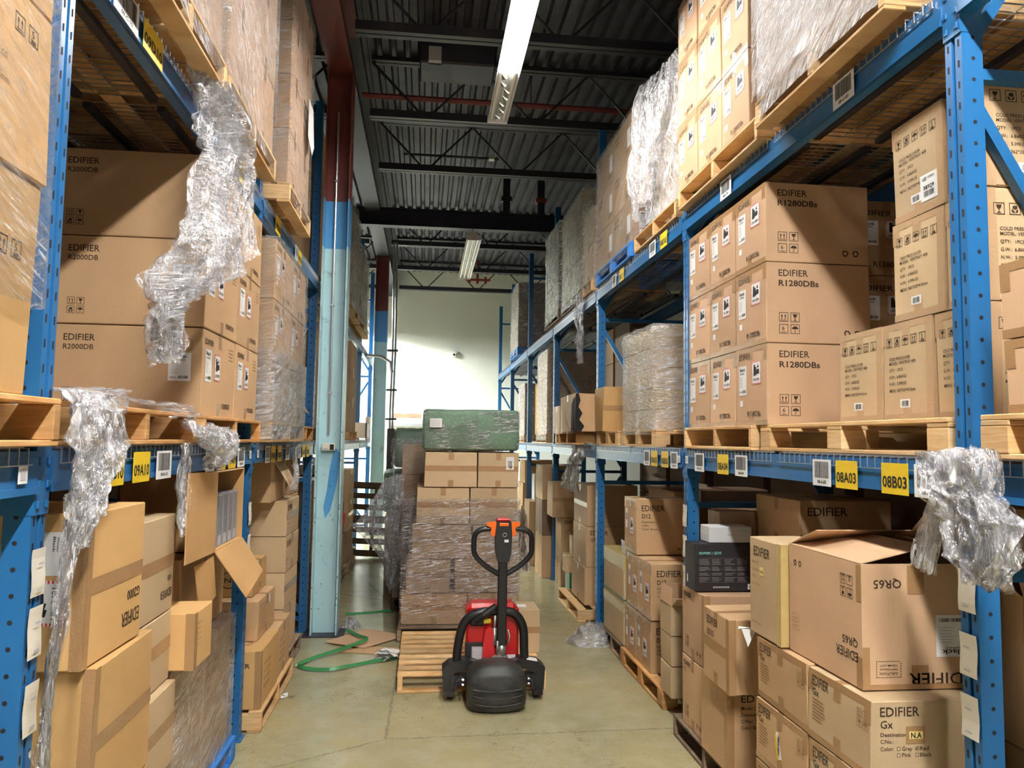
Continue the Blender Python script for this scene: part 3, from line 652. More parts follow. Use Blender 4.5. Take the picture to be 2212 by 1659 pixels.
def wire_deck(sx):
    r = M(); L = 1.3; t = .0022; y0 = .06
    def bx(xa, xb, ya, yb, za, zb):
        xa, xb = sorted((xa, xb)); r.box((xa, ya, za), (xb, yb, zb), 'galv')
    k = 0
    while k*.052 < L:
        y = y0+k*.052; bx(-sx*.017, sx*(DEPTH+.01), y-t, y+t, -.001, .004); bx(-sx*.017, -sx*.021, y-t, y+t, -.045, .004); k += 1
    for x in (-.0, .12, .24, .36, .48, .6, .72, .84, .96): bx(sx*x-t, sx*x+t, y0, y0+L-.04, .003, .008)
    bx(-sx*.021-t, -sx*.021+t, y0-.01, y0+L-.03, -.047, -.043)
    return r
def deckobj(sx, x, y, z, label):
    o = empty('wire_deck', (x, y, z), label=label, category='wire deck', group='wire mesh decks on the rack beams')
    key = 'wd%d' % sx
    if key not in PROTO: PROTO[key] = wire_deck(sx).build('mesh_panel', o)
    else: c = PROTO[key].copy(); COL.objects.link(c); c.parent = o
    for xx in (.2, .55, .9):
        k2 = 'ch%d' % sx
        if k2 not in PROTO:
            b = M(); b.box((-.02, .05, -.03), (.02, 1.3, -.002), 'steel_dark'); PROTO[k2] = b.build('support_channel', o)
            PROTO[k2].location = (sx*xx, 0, 0)
            # channel runs along x under the wires
        else: c = PROTO[k2].copy(); COL.objects.link(c); c.parent = o; c.location = (sx*xx, 0, 0)
    return o
PROTO = {}
od = ['nearest', 'second', 'third', 'fourth', 'fifth', 'sixth', 'seventh', 'eighth']
protoU = {}; protoB = {}
SN = {1: 'right', -1: 'left'}
for sx, X0, Y0, ks in ((1, XR, YR, range(-1, 7)), (-1, XL, YL, range(-1, 6))):
    for k in ks:
        far = k > 3; nm = 'blue upright rack frame on the %s, %s' % (SN[sx], 'just behind the view' if k < 0 else '%s from the camera' % od[k])
        if k == 0: nm += ', with three blank white cards' 
        u = upright(sx, nm, 5.35 if sx > 0 else 5.5, far) if (sx, far) not in protoU else copy_tree(protoU[(sx, far)], label=nm)
        protoU.setdefault((sx, far), u); u.location = (X0, Y0+k*BAY, 0)
    for k in list(ks)[:-1]:
        for li, lv in enumerate((LV1, LV2)):
            for side, xx in (('front', X0), ('rear', X0+sx*DEPTH)):
                s_ = sx if side == 'front' else -sx
                nm = 'blue %s load beam of the %s %s rack bay, %s level' % (side, 'nearest' if k < 0 else od[k+1], SN[sx], ('lower', 'upper')[li])
                if (s_, li) not in protoB: protoB[(s_, li)] = beam(s_, lv-.015); bm_ = protoB[(s_, li)]
                else: bm_ = copy_tree(protoB[(s_, li)])
                bm_['label'] = nm; bm_['group'] = 'blue load beams of the pallet racks'; bm_.location = (xx, Y0+k*BAY, 0)
            for j in (0, 1):
                if side:
                    deckobj(sx, X0, Y0+k*BAY+j*1.35+.02, lv-.009, 'galvanised wire deck in the %s %s bay, %s level, %s half' % ('nearest' if k < 0 else od[k+1], SN[sx], ('lower', 'upper')[li], ('near', 'far')[j]))
# location tags hung on beams (own small things)
def tag(sx, x, ya, yb, zt, kind, txt, lab_, h=.12, over=0.02):
    """sx side; faces the aisle"""
    w_ = abs(yb-ya); yc = (ya+yb)/2
    if sx > 0: F = Face((0, w_/2, 0), (0, -1, 0), (0, 0, 1), (-1, 0, 0), w_, h)
    else: F = Face((0, -w_/2, 0), (0, 1, 0), (0, 0, 1), (1, 0, 0), w_, h)
    b = M(); a, c = sorted((0, -sx*.001)); 
    if kind == 'y':
        b.box((a, -w_/2, 0), (c, w_/2, h), 'yellow_tag'); F.text(b, txt, w_*.05, h*.22, h*.36, w_*.9, 'black_print', 0, .002, True)
    elif kind == 'w':
        b.box((a, -w_/2, 0), (c, w_/2, h), 'paper'); barcode(F, b, w_*.12, h*.3, w_*.76, h*.62, e=.002, seed=int(yc*100)); F.text(b, txt, w_*.28, h*.1, h*.12, w_*.46, 'black_print', 0, .002, True)
    else:
        b.box((a, -w_/2, 0), (c, w_/2, h), 'paper'); F.rect(b, w_*.2, h*.2, w_*.8, h*.8, 'label_grey', .002)
    b.build('location_tag', None, (x-sx*.024, yc, zt-h), label=lab_, category='tag', group='location tags on the rack beams')
TR = [(3.40, 3.24, 'w', '08-A-03'), (3.20, 3.03, 'y', '08A03'), (2.86, 2.69, 'y', '08B03'), (2.655, 2.50, 'w', '08-B-03'), (4.97, 4.80, 'w', '08-A-04'), (4.57, 4.40, 'y', '08A04'), (4.30, 4.13, 'w', '08-B-04'),
      (6.17, 6.0, 'w', '08-A-05'), (5.97, 5.80, 'y', '08A05'), (5.70, 5.53, 'y', '08B05'), (5.48, 5.32, 'w', '08-B-05')]
for a, c, k, t in TR: tag(1, XR, a, c, 1.885, k, t, '%s tag reading %s on the right lower beam' % ({'y': 'yellow', 'w': 'white barcode'}[k], t))
for a, c, k, t in [(3.17, 3.0, 'w', '08-C-03'), (4.50, 4.33, 'w', '08-C-04'), (5.73, 5.56, 'y', '08D05'), (6.02, 5.85, 'w', '08-C-05'), (6.99, 6.83, 'y', '08C10'), (7.28, 7.12, 'w', '08-D-06')]:
    tag(1, XR, a, c, 3.575, k, t, '%s tag reading %s on the right upper beam' % ({'y': 'yellow', 'w': 'white barcode'}[k], t))
for a, c, k, t in [(2.86, 3.03, 'y', '09B10'), (3.12, 3.30, 'y', '09A10'), (3.38, 3.57, 'w', '09-B-10'), (4.11, 4.28, 'w', '09-A-09'), (4.33, 4.51, 'y', '09B09'), (4.57, 4.74, 'y', '09A09'), (4.79, 4.97, 'w', '09-B-09'),
                   (5.6, 5.76, 'w', '09-A-08'), (5.8, 5.97, 'y', '09A08'), (6.05, 6.22, 'y', '09B08'), (6.4, 6.57, 'w', '09-B-08'), (7.0, 7.17, 'w', '09-A-07'), (7.25, 7.42, 'y', '09A07'), (7.5, 7.68, 'y', '09B07')]:
    tag(-1, XL, a, c, 1.885, k, t, '%s tag reading %s on the left lower beam' % ({'y': 'yellow', 'w': 'white barcode'}[k], t))
for a, c, k, t in [(2.72, 2.95, 'w', '09-C-10'), (3.0, 3.22, 'y', '09D10'), (4.55, 4.7, 'y', '09C09'), (5.65, 5.85, 'y', '09D08'), (6.5, 6.65, 'w', '09-C-08'), (6.68, 6.85, 'y', '09C08')]:
    tag(-1, XL, a, c, 3.575, k, t, '%s tag reading %s on the left upper beam' % ({'y': 'yellow', 'w': 'white barcode'}[k], t))
for sx, x, y, t in ((1, XR, 5.13, 'just before the second right post'), (1, XR, 5.29, 'just past the second right post'), (1, XR, 2.49, 'right of the big 08-B-03 tag'), (-1, XL, 5.13, 'before the second left post'), (-1, XL, 5.36, 'past the second left post'), (-1, XL, 2.3, 'left of the nearest left post')):
    tag(sx, x, y+.025*sx, y-.025*sx, 1.86, 's', '', 'small white sticker on the lower beam %s' % t, h=.05)
# blank cards on the posts
def cards(sx, X0, y, spec, where):
    for i, (z0, z1) in enumerate(spec):
        b = M(); n = 5
        for k in range(n):
            za, zb = z0+(z1-z0)*k/n, z0+(z1-z0)*(k+1)/n; o_ = lambda t: .003+.0022*math.sin(t*3.0+i)
            xa, xb = -sx*o_(k/n*2), -sx*o_((k+1)/n*2); w_ = .041
            b.add([(xa, -w_, za-z0), (xa, w_, za-z0), (xb, w_, zb-z0), (xb, -w_, zb-z0)], [(0, 1, 2, 3)], 'paper_cream')
        F = Face((-sx*.009, sx*.04, 0), (0, -sx, 0), (0, 0, 1), (-sx, 0, 0), .08, z1-z0)
        for vv in (.12, .66): F.rect(b, .025, (z1-z0)*vv, .055, (z1-z0)*(vv+.05), 'label_grey', .001)
        b.build('blank_card', None, (X0-sx*.006, y, z0), label='%s cream card with faded marks stuck on the %s' % (('top', 'middle', 'bottom')[i], where), category='card', group='cream cards on the posts')
cards(1, XR, YR, [(1.40, 1.54), (1.19, 1.33), (.99, 1.13)], 'nearest right post')
cards(-1, XL, YL, [(1.47, 1.61), (1.29, 1.44), (1.07, 1.22)], 'nearest left post')
cards(1, XR, YR+BAY, [(1.37, 1.52), (1.16, 1.31), (.95, 1.1)], 'second right post')
cards(-1, XL, YL+BAY, [(1.37, 1.52), (1.16, 1.31), (.95, 1.1)], 'second left post')
# ---------------------------------------------------------------- pallets (stringers along x)
def pallet(x0, x1, y0, y1, z, label, m='wood', kind='s', group='wooden pallets', along='x', nb=7, seed=0):
    """stringers run along x; boards along y"""
    L, W, H = (x1-x0, y1-y0, .14) if along == 'x' else (y1-y0, x1-x0, .14)
    r = empty('pallet', ((x0+x1)/2, (y0+y1)/2, z), 0 if along == 'x' else math.pi/2, label=label, category='pallet', group=group)
    R_ = random.Random(seed+int(x0*100+y0*10+z*7))
    def dims(a, c, nm):
        key = (nm, round(c[0]-a[0], 3), round(c[1]-a[1], 3), round(c[2]-a[2], 3), m)
        ctr = ((a[0]+c[0])/2, (a[1]+c[1])/2, (a[2]+c[2])/2)
        if key not in PROTO:
            h = [(c[i]-a[i])/2 for i in range(3)]; b = M(); b.bbox([-q for q in h], h, m, .003); o = b.build(nm, r, ctr); PROTO[key] = o
        else: o = PROTO[key].copy(); COL.objects.link(o); o.parent = r
        o.location = ctr; o.rotation_euler = (0, 0, R_.uniform(-.006, .006)); return o
    bw = .09
    for i in range(nb):
        x = -L/2+(L-bw)*i/(nb-1); dims((x, -W/2, H-.018), (x+bw, W/2, H), 'deck_board')
    if kind == 's':
        for y in (-W/2, -.02, W/2-.04): dims((-L/2, y, .018), (L/2, y+.04, H-.018), 'stringer')
    else:
        for y in (-W/2, -.06, W/2-.12):
            for x in (-L/2, -.06, L/2-.12): dims((x, y, .018), (x+.12, y+.12, H-.036), 'block')
            dims((-L/2, y, H-.036), (L/2, y+.12, H-.018), 'stringer')
    for x in (-L/2, -L/2+L*.45, L/2-bw): dims((x, -W/2, 0), (x+bw, W/2, .018), 'bottom_board')
    return r
PT = .14
# ---------------------------------------------------------------- film helpers
def wrap_shell(x0, x1, y0, y1, z0, z1, mt, label, amp=.012, g=.012, n=14, top=True, seed=1, sides='FLRK', group='stretch film around pallet loads', sag=0):
    b = M(); x0 -= g; x1 += g; y0 -= g; y1 += g; z1 += g*.5; cx_, cy_ = (x0+x1)/2, (y0+y1)/2
    per = []; rr = .03
    pts = [(x0, y1), (x0, y0), (x1, y0), (x1, y1)]
    segs = {'L': (pts[0], pts[1]), 'F': (pts[1], pts[2]), 'R': (pts[2], pts[3]), 'K': (pts[3], pts[0])}
    def disp(p, nv):
        q = V3((p[0]*2+seed, p[1]*2, p[2]*4)); d = noise.noise(q)*amp+noise.noise(V3((q.x*2.2, q.y*2.2, q.z*4)))*amp*.5
        return V3(p)+V3(nv)*(d+amp*.4)
    nz = max(6, int((z1-z0)/.06))
    N_ = {'L': (-1, 0, 0), 'F': (0, -1, 0), 'R': (1, 0, 0), 'K': (0, 1, 0)}
    for s_ in sides:
        (ax, ay), (bx_, by) = segs[s_]; vs = []; fs = []
        for j in range(nz+1):
            for i in range(n+1):
                t = i/n; z = z0+(z1-z0)*j/nz; e = min(t, 1-t)*n
                p = disp((ax+(bx_-ax)*t, ay+(by-ay)*t, z), N_[s_] if 0 < i < n else (0, 0, 0)); p -= V3((cx_, cy_, z0)); vs.append(p)
        for j in range(nz):
            for i in range(n): k = j*(n+1)+i; fs.append((k, k+1, k+n+2, k+n+1))
        b.add(vs, fs, mt)
    if top:
        vs = []; fs = []
        for j in range(n+1):
            for i in range(n+1):
                p = V3((x0+(x1-x0)*i/n, y0+(y1-y0)*j/n, z1)); 
                if 0 < i < n and 0 < j < n: p.z += noise.noise(p*5)*amp
                vs.append(p-V3((cx_, cy_, z0)))
        for j in range(n):
            for i in range(n): k = j*(n+1)+i; fs.append((k, k+1, k+n+2, k+n+1))
        b.add(vs, fs, mt)
    return b.build('stretch_film', None, (cx_, cy_, z0), smooth=True, label=label, category='plastic film', group=group)
def drape(path, mt, label, amp=.03, fold=.03, nf=3, seed=1, nu=26, nv=34, group=None, layers=1, name='stretch_film', cat='plastic film'):
    """path: list of (left point, right point) rows, top to bottom; crumpled sheet between them"""
    b = M(); o0 = V3(path[0][0])
    for L in range(layers):
        vs = []; fs = []; m_ = mt if isinstance(mt, str) else mt[L % len(mt)]
        for j in range(nv+1):
            t = j/nv*(len(path)-1); k = min(int(t), len(path)-2); u = t-k; u = u*u*(3-2*u)*.5+u*.5
            a = V3(path[k][0]).lerp(V3(path[k+1][0]), u); c = V3(path[k][1]).lerp(V3(path[k+1][1]), u)
            wd = c-a; nrm = V3((wd.y, -wd.x, 0)); nrm = nrm.normalized() if nrm.length > 1e-4 else V3((0, -1, 0)); 
            for i in range(nu+1):
                s = i/nu; p = a.lerp(c, s)
                q = V3((s*4+seed*3.1+L*7, t*.9, seed)); rg = 1-abs(noise.noise(V3((s*7+seed+noise.noise(q)*1.5, t*.55, L*3.3+seed))))*2.4
                e = noise.noise(q*.7)*amp*.8+rg*fold*.8+noise.noise(V3((s*16, t*2.2, seed+L)))*fold*.55
                e += math.sin(s*nf*6.283+noise.noise(q)*4)*fold*.35
                jit_ = V3((noise.noise(q*1.6+V3((9, 0, 0))), noise.noise(q*1.6+V3((0, 9, 0))), noise.noise(q*1.8+V3((0, 0, 9)))))*amp*.5
                vs.append(p+nrm*(e+.012*L)+jit_-o0)
        for j in range(nv):
            for i in range(nu): k = j*(nu+1)+i; fs.append((k, k+1, k+nu+2, k+nu+1))
        b.add(vs, fs, m_)
    tg = dict(label=label, category=cat)
    if group: tg['group'] = group
    return b.build(name, None, o0, smooth=True, **tg)
# ================================================================ RIGHT SIDE, lower storage level
P1, P2 = LV1+PT, LV2+PT
row = ['bottom', 'middle', 'top', 'fourth']
pallet(1.80, 2.98, 4.07, 5.17, LV1, 'wooden pallet under the nine printed cartons on the right lower shelf')
pallet(1.83, 2.95, 2.5, 4.02, LV1, 'yellow wooden block pallet under the juicer cartons, nearest on the right shelf', 'wood', 'b')
cw = ['nearest', 'middle', 'farthest']
for c, (ya, yb) in enumerate(((3.93, 4.335), (4.35, 4.765), (4.78, 5.19))):
    for r_ in range(3):
        carton(1.83+.004*c, 2.43, ya, yb, P1+.447*r_, P1+.447*(r_+1)-.003, '%s-column carton in the %s row of the nine white-labelled cartons on the right shelf' % (cw[c], row[r_]), 'nine speaker cartons on the right shelf',
               'cardboard_pink', pr_r1280(), 'Tl', jit=.004)
for r_ in range(3):
    carton(2.46, 2.90, 4.15, 4.75, P1+.447*r_, P1+.447*(r_+1)-.003, 'shaded carton turned sideways behind the nine cartons, %s of its column' % row[r_], 'sideways cartons deep on the right shelf', 'cardboard', pr_turned(), 'Y')
    carton(2.46, 2.96, 2.75, 3.35, P1+.447*r_, P1+.447*(r_+1)-.003, 'shaded carton deep behind the juicer cartons, %s of its column' % row[r_], 'cartons deep behind the juicers', 'cardboard', None, 'Y')
JU = [(1.945, 3.07, 3.40, 0, 'bottom row, farthest from the camera'), (1.95, 2.735, 3.06, 0, 'bottom row, middle'), (1.955, 2.445, 2.725, 0, 'bottom row, behind the nearest right post'),
      (1.95, 2.66, 2.975, 1, 'second row, left of the post'), (1.955, 2.445, 2.65, 1, 'second row, behind the nearest right post'),
      (1.95, 2.645, 2.965, 2, 'top row, carrying a white numbered sticker'), (1.955, 2.445, 2.635, 2, 'top row, behind the nearest right post')]
for x_, ya, yb, r_, t in JU:
    carton(x_, x_+.362, ya, yb, P1+.412*r_, P1+.412*(r_+1)-.003, 'tan juicer carton, '+t, 'juicer cartons on the right shelf', 'cardboard_tan', pr_juicer('L', r_ == 2 and ya > 2.6), 'Tlv', 'tape_light', jit=.005, cat='cardboard box')
def pr_china(b, FS, lab):
    A = FS['L']; A.text(b, 'MADE IN CHINA', A.W*.9, A.H*.82, .016, .3, 'ink_faint', math.pi); caution(A, b, A.W*.55, .03, .12, .07, 1)
    F = FS['F']
pallet(1.77, 2.9, .9, 2.27, LV1, 'pale wooden pallet of stacked boards at the right edge of the view', 'wood', 'b')
carton(1.79, 2.3, 1.55, 2.175, P1, P1+.23, 'tan carton at the right picture edge, lower of two on the pale pallet', None, 'cardboard_pink', pr_china, 'Tlv')
carton(1.785, 2.3, 1.52, 2.18, P1+.233, P1+.47, 'tan carton at the right picture edge, upper of two on the pale pallet', None, 'cardboard_pink', pr_china, 'Tlv')
# bay 2, lower level
pallet(1.82, 2.95, 5.9, 6.98, LV1, 'wooden pallet under the film-wrapped carton load on the right shelf', 'wood', 'b')
pallet(1.81, 2.95, 7.05, 7.96, LV1, 'wooden pallet under the open brown carton on the right shelf', 'wood', 'b')
for i in range(2):
    for k in range(5):
        carton(1.85+.47*i, 2.31+.47*i, 6.02, 6.93, P1+.17*k, P1+.17*(k+1)-.003, 'long carton in the wrapped right-shelf load, layer %d from below, %s column' % (k+1, ('aisle-side', 'deeper')[i]), 'cartons inside the wrapped load', 'cardboard_tan', None, 'T')
wrap_shell(1.84, 2.79, 6.01, 6.94, LV1+.1, P1+.86, 'film_milky', 'whitish stretch film around the load on the right lower shelf', seed=4, amp=.03)
def pr_mid(b, FS, lab): pass
carton(1.79, 2.25, 7.55, 7.95, P1, P1+.46, 'brown carton with crushed lower creases standing right of the torn one', None, 'cardboard_orange', None, 'h', 'tape', jit=.012)
carton(1.60, 1.80, 7.99, 8.85, P1-.0, P1+.42, 'torn, gaping brown carton overhanging the right shelf edge', None, 'cardboard', lambda b, FS, lab: (FS['L'].rect(b, .02, .1, .1, .2, 'cardboard_inside'), lab('torn_flap', lambda t: t.add([FS['L'].p(*q) for q in ((.50, .0, .02), (.60, .10, .07), (.56, .18, .05), (.72, .24, .10), (.80, .14, .08), (.84, .02, .05), (.7, -.03, .06))], [tuple(range(7))], 'cardboard_orange'), 'ragged torn flap'), lab('tear', lambda t: (FS['F'].poly(t, [(.0, .0), (.0, .41), (.03, .42), (.05, .34), (.03, .27), (.07, .2), (.04, .13), (.09, .06), (.06, .0)], 'hole', .003), FS['L'].poly(t, [(.60, .02), (.66, .30), (.75, .36), (.855, .38), (.855, .0)], 'hole', .003)), 'dark gaping tear')), 'T', jit=.03)
pallet(1.62, 2.8, 8.1, 9.2, LV1, 'old wooden pallet under the torn carton', 'wood_orange'); pallet(1.80, 2.95, 9.3, 10.5, LV1, 'wooden pallet under the carton with white stickers', 'wood', 'b')
carton(1.81, 2.4, 8.95, 9.8, P1, P1+.47, 'grey-brown carton with white stickers and a white strap, right shelf', None, 'cardboard_grey', lambda b, FS, lab: (lab('sticker', lambda t: FS['L'].rect(t, .02, .18, .16, .26, 'paper', .0012)), lab('sticker', lambda t: FS['L'].rect(t, .55, .2, .68, .3, 'paper', .0012)), lab('strap', lambda t: FS['L'].rect(t, .12, 0, .135, .47, 'paper', .0016))), 'T')
carton(1.82, 2.3, 9.86, 10.2, P1, P1+.40, 'small brown carton left of the one with white stickers', None, 'cardboard', None, 'T')
carton(1.82, 2.3, 10.25, 10.72, P1, P1+.38, 'pinkish flat carton standing near the fourth right post', None, 'cardboard_pink', None, 'T')
for k in range(3):
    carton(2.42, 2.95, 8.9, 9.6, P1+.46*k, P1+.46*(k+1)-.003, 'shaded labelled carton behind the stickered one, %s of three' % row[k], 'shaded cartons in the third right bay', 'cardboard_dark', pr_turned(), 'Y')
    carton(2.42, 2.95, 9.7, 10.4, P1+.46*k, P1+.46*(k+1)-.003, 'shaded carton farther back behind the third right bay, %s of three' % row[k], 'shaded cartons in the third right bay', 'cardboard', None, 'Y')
def wrapped(x0, x1, y0, y1, z0, nx, ny, nz, h, desc, mt='cardboard', fm='film', pr=None, seed=1, pal=None, amp=.012, palm='wood', kind='s', tp='T', sides='FLRK'):
    if pal: pallet(x0-.02, x1+.02, y0-.02, y1+.02, z0-PT, pal, palm, kind)
    for i in range(nx):
        for j in range(ny):
            for k in range(nz):
                carton(x0+(x1-x0)*i/nx, x0+(x1-x0)*(i+1)/nx-.004, y0+(y1-y0)*j/ny, y0+(y1-y0)*(j+1)/ny-.004, z0+h*k, z0+h*(k+1)-.003,
                       'carton in the %s, %s layer%s%s' % (desc, ('lowest', 'second', 'third', 'fourth')[k], ('', '') [0] if ny == 1 else (', near', ', far')[j], '' if nx == 1 else (', left', ', right')[i]), 'cartons inside the '+desc, mt, pr, tp)
    if fm: wrap_shell(x0, x1, y0, y1, z0-.1, z0+h*nz, fm, 'stretch film around the '+desc, seed=seed, amp=amp, sides=sides)
wrapped(1.84, 2.85, 11.45, 12.45, P1, 1, 1, 3, .43, 'tall pale load on the fourth right bay, lower shelf', 'cardboard', 'film_milky', None, 5, 'pallet under the tall pale load, fourth right bay')
wrapped(1.84, 2.85, 14.05, 15.0, P1, 1, 1, 3, .32, 'pale load at the end of the right lower shelf', 'cardboard_dark', 'film_milky', None, 6, 'pallet under the pale load at the far end of the right shelf')
carton(1.95, 2.7, 13.0, 13.6, P1, P1+.9, 'orange tall carton near the far end of the right lower shelf', None, 'cardboard_orange', pr_lines('F', 'PRODUCT', 'GRILL', 3, .04, .3), 'T')
# bay 3/4 fill, in shadow
# ---------------- RIGHT upper level
wrapped(1.71, 2.87, 2.62, 3.72, P2, 2, 2, 3, .46, 'shiny wrapped load above the nearest right bay', 'cardboard_pink', 'film_white', None, 11, 'wooden pallet overhanging the upper right beam, nearest', .02)
wrap_shell(1.69, 2.9, 2.6, 3.74, P2, P2+1.42, 'film_diag', 'second outer layer of shiny film on the nearest upper right load', seed=31, amp=.03, sides='LF')
pallet(1.76, 2.95, 3.87, 5.18, LV2, 'wooden pallet under the brightly lit labelled cartons on the right upper shelf')
for c, (ya, yb) in enumerate(((4.03, 4.42), (4.435, 4.835), (4.85, 5.25))):
    for r_ in range(3 if c else 3):
        carton(1.785, 2.39, ya, yb, P2+.47*r_, P2+.47*(r_+1)-.003, '%s-column labelled carton, %s row, bright stack on the right upper shelf' % (cw[c], row[r_]), 'labelled cartons on the right upper shelf', 'cardboard_pink', pr_r1280(), 'Tl', 'tape_light', jit=.005)
pallet(1.79, 2.95, 5.32, 6.45, LV2, 'wooden pallet under the crumpled white-wrapped heap on the upper shelf')
for k in range(3):
    carton(1.93, 2.85, 5.42+.02*k, 6.3-.05*k, P2+.38*k, P2+.38*(k+1)-.003, 'tan carton inside the crumpled white-wrapped heap, %s' % row[k], 'cartons in the crumpled heap', 'cardboard_tan', None, 'T')
wrap_shell(1.88, 2.88, 5.36, 6.36, P2+.02, P2+1.17, 'film_hang_white', 'crumpled white film over the heap on the right upper shelf', seed=21, amp=.09, n=30)
drape([((1.80, 6.42, 4.85), (1.84, 5.5, 4.95)), ((1.77, 6.4, 4.3), (1.76, 5.6, 4.4)), ((1.78, 6.35, 3.85), (1.76, 5.8, 3.9))], 'film_hang_white', 'loose white film hanging off the crumpled heap, right upper shelf', .09, .06, 3, 5)
pallet(1.78, 2.9, 6.52, 7.96, LV2, 'bright blue pallet overhanging the right upper beam', 'pallet_blue', 'b')
def pr_up(b, FS, lab):
    F = FS['F']; A = FS['L']; F.text(b, 'EDIFIER', .07, F.H-.09, .04, .2); F.text(b, 'R2000DB', F.W-.3, .04, .035, .2)
    lab('shipping_label', lambda t: ship_label(F, t, .07, F.H-.27, .13, .15, 'R2000DB'), 'white paper label with a black heading'); lab('shipping_label', lambda t: F.rect(t, .07, .08, .12, .12, 'paper', .0012))
    lab('hazard_label', lambda t: hazard_label(F, t, .28, F.H-.25, .12, .14), 'white battery warning label with a red hatched edge')
    A.text(b, 'EDIFIER', .06, A.H-.09, .03, .16); A.text(b, 'R2000DB', .06, A.H-.14, .028, .16)
    for i in range(2): icon(A, b, 'up', A.W-.2+.06*i, .05, .05)
    lab('shipping_label', lambda t: A.rect(t, A.W-.15, A.H-.3, A.W-.04, A.H-.13, 'paper', .0012))
for c, (ya, yb) in enumerate(((6.56, 7.22), (7.24, 7.92))):
    for r_ in range(3):
        carton(1.80, 2.45, ya, yb, P2+.405*r_, P2+.405*(r_+1)-.003, '%s-column carton of the six on the bright blue pallet, %s row' % (('near', 'far')[c], row[r_]), 'six cartons on the blue pallet', 'cardboard', pr_up, 'Y')
wrap_shell(1.80, 2.45, 6.55, 7.94, P2-.08, P2+1.22, 'film', 'clear film around the six cartons on the bright blue pallet', seed=9, amp=.01)
wrapped(1.80, 2.6, 8.15, 8.6, P2, 1, 1, 2, .41, 'two-carton stack in the third right upper bay', 'cardboard', 'film', pr_lines('F', 'EDIFIER', 'R1700BT', 4, .045, .28), 12, 'pallet under the two-carton stack, third right upper bay')
wrapped(1.80, 2.8, 8.72, 10.0, P2, 1, 2, 3, .40, 'shiny green-grey load, third right upper bay', 'cardboard', 'film_grey', None, 13, 'pallet under the shiny green-grey load', .03, 'wood_old')
wrapped(1.78, 2.8, 10.15, 11.3, P2, 1, 2, 3, .41, 'dark wrapped load at the fourth right upper bay', 'cardboard_dark', 'film_grey', None, 14, 'pallet under the dark wrapped load, fourth right upper bay', .03, 'wood_old')
wrapped(1.75, 2.7, 14.5, 15.7, P2, 1, 1, 3, .42, 'black-and-white wrapped load ending the right upper shelf', 'cardboard_dark', 'film_milky', None, 15, 'blue pallet under the far black-and-white load', .03, 'pallet_blue', 'b')
drape([((1.80, 8.9, 3.62), (1.80, 8.45, 3.62)), ((1.77, 8.8, 3.3), (1.76, 8.4, 3.32)), ((1.76, 8.62, 3.02), (1.76, 8.45, 3.05)), ((1.76, 8.6, 2.85), (1.76, 8.56, 2.86))], 'film_thin', 'scrap of film hanging below the upper right beam by the third post', .07, .05, 3, 8)
# ================================================================ RIGHT SIDE, floor
pallet(1.70, 2.9, 4.0, 5.12, 0, 'dirty wooden pallet on the floor under the tall speaker cartons, right', 'wood_old'); pallet(1.66, 2.9, 2.62, 3.78, 0, 'wooden pallet on the floor under the nearest right carton pile', 'wood_old')
def pr_gx(big=False, sticker=False):
    def f(b, FS, lab):
        A = FS['L']; A.text(b, 'EDIFIER', .03, A.H-.065, .042, .13); A.text(b, 'Gx', .035, A.H-.105, .03, None)
        r = random.Random(3)
        for k in range(7): A.poly(b, [(.035, A.H-.125-.014*k), (.035+r.uniform(.06, .14), A.H-.125-.014*k), (.13, A.H-.12-.014*k), (.035, A.H-.12-.014*k)], 'ink_faint')
        for i in range(2):
            for j in range(2): icon(A, b, ('up', 'glass', '6', 'umb')[i*2+j], A.W-.09+.038*i, A.H-.08-.038*j, .032, mt='ink_faint')
        F = FS['F']; F.text(b, 'EDIFIER', .035, F.H-.055, .034, .155); F.text(b, 'Gx', .036, F.H-.098, .028, None)
        F.text(b, 'Destination:', .036, F.H-.128, .014, .11, mt='ink'); F.text(b, 'C/No.:', .036, F.H-.153, .014, .05)
        F.text(b, 'Color:', .036, F.H-.18, .015, .05); F.text(b, 'Grey', .12, F.H-.18, .015, .04); F.text(b, 'Red', .19, F.H-.18, .015, .035); F.text(b, 'Pink', .12, F.H-.203, .015, .035); F.text(b, 'Black', .19, F.H-.203, .015, .046)
        for (uu, vv) in ((.1, .18), (.172, .18), (.1, .203), (.172, .203)): F.frame(b, uu, F.H-vv, uu+.013, F.H-vv+.014, .0013)
        F.poly(b, [(.173, F.H-.172), (.177, F.H-.178), (.187, F.H-.164), (.178, F.H-.173)], 'ink')
        def na(t): F.rect(t, .135, F.H-.155, .21, F.H-.092, 'tape', .0013); F.rect(t, .148, F.H-.138, .202, F.H-.11, 'yellow_pale', .002); F.text(t, 'N.A', .154, F.H-.134, .02, .042, 'black_print', 0, .003, True)
        lab('destination_label', na, 'yellow label reading N.A under clear tape')
        if sticker:
            def st(t):
                A.rect(t, .23, .08, .26, .20, 'paper', .0013, .3); A.rect(t, .215, .07, .235, .185, 'yellow_tag', .0015, .3); barcode(A, t, .236, .095, .018, .09, e=.002, vert=True)
            lab('barcode_sticker', st, 'yellow and white barcode sticker stuck at a slant')
    return f
for c, (ya, yb) in enumerate(((2.725, 3.18), (3.195, 3.70))):
    for r_ in range(3):
        z = .14+.292*r_
        carton(1.65+.004*c, 2.14, ya, yb, z, z+.289, '%s worn brown carton in the %s row of the nearest right floor pile' % (('near', 'far')[c], ('bottom', 'middle', 'upper')[r_]), 'worn cartons of the nearest right floor pile', 'cardboard_tan' if c == 0 else 'cardboard', pr_gx(True, c == 1 and r_ == 1), 'Tl', jit=.008)
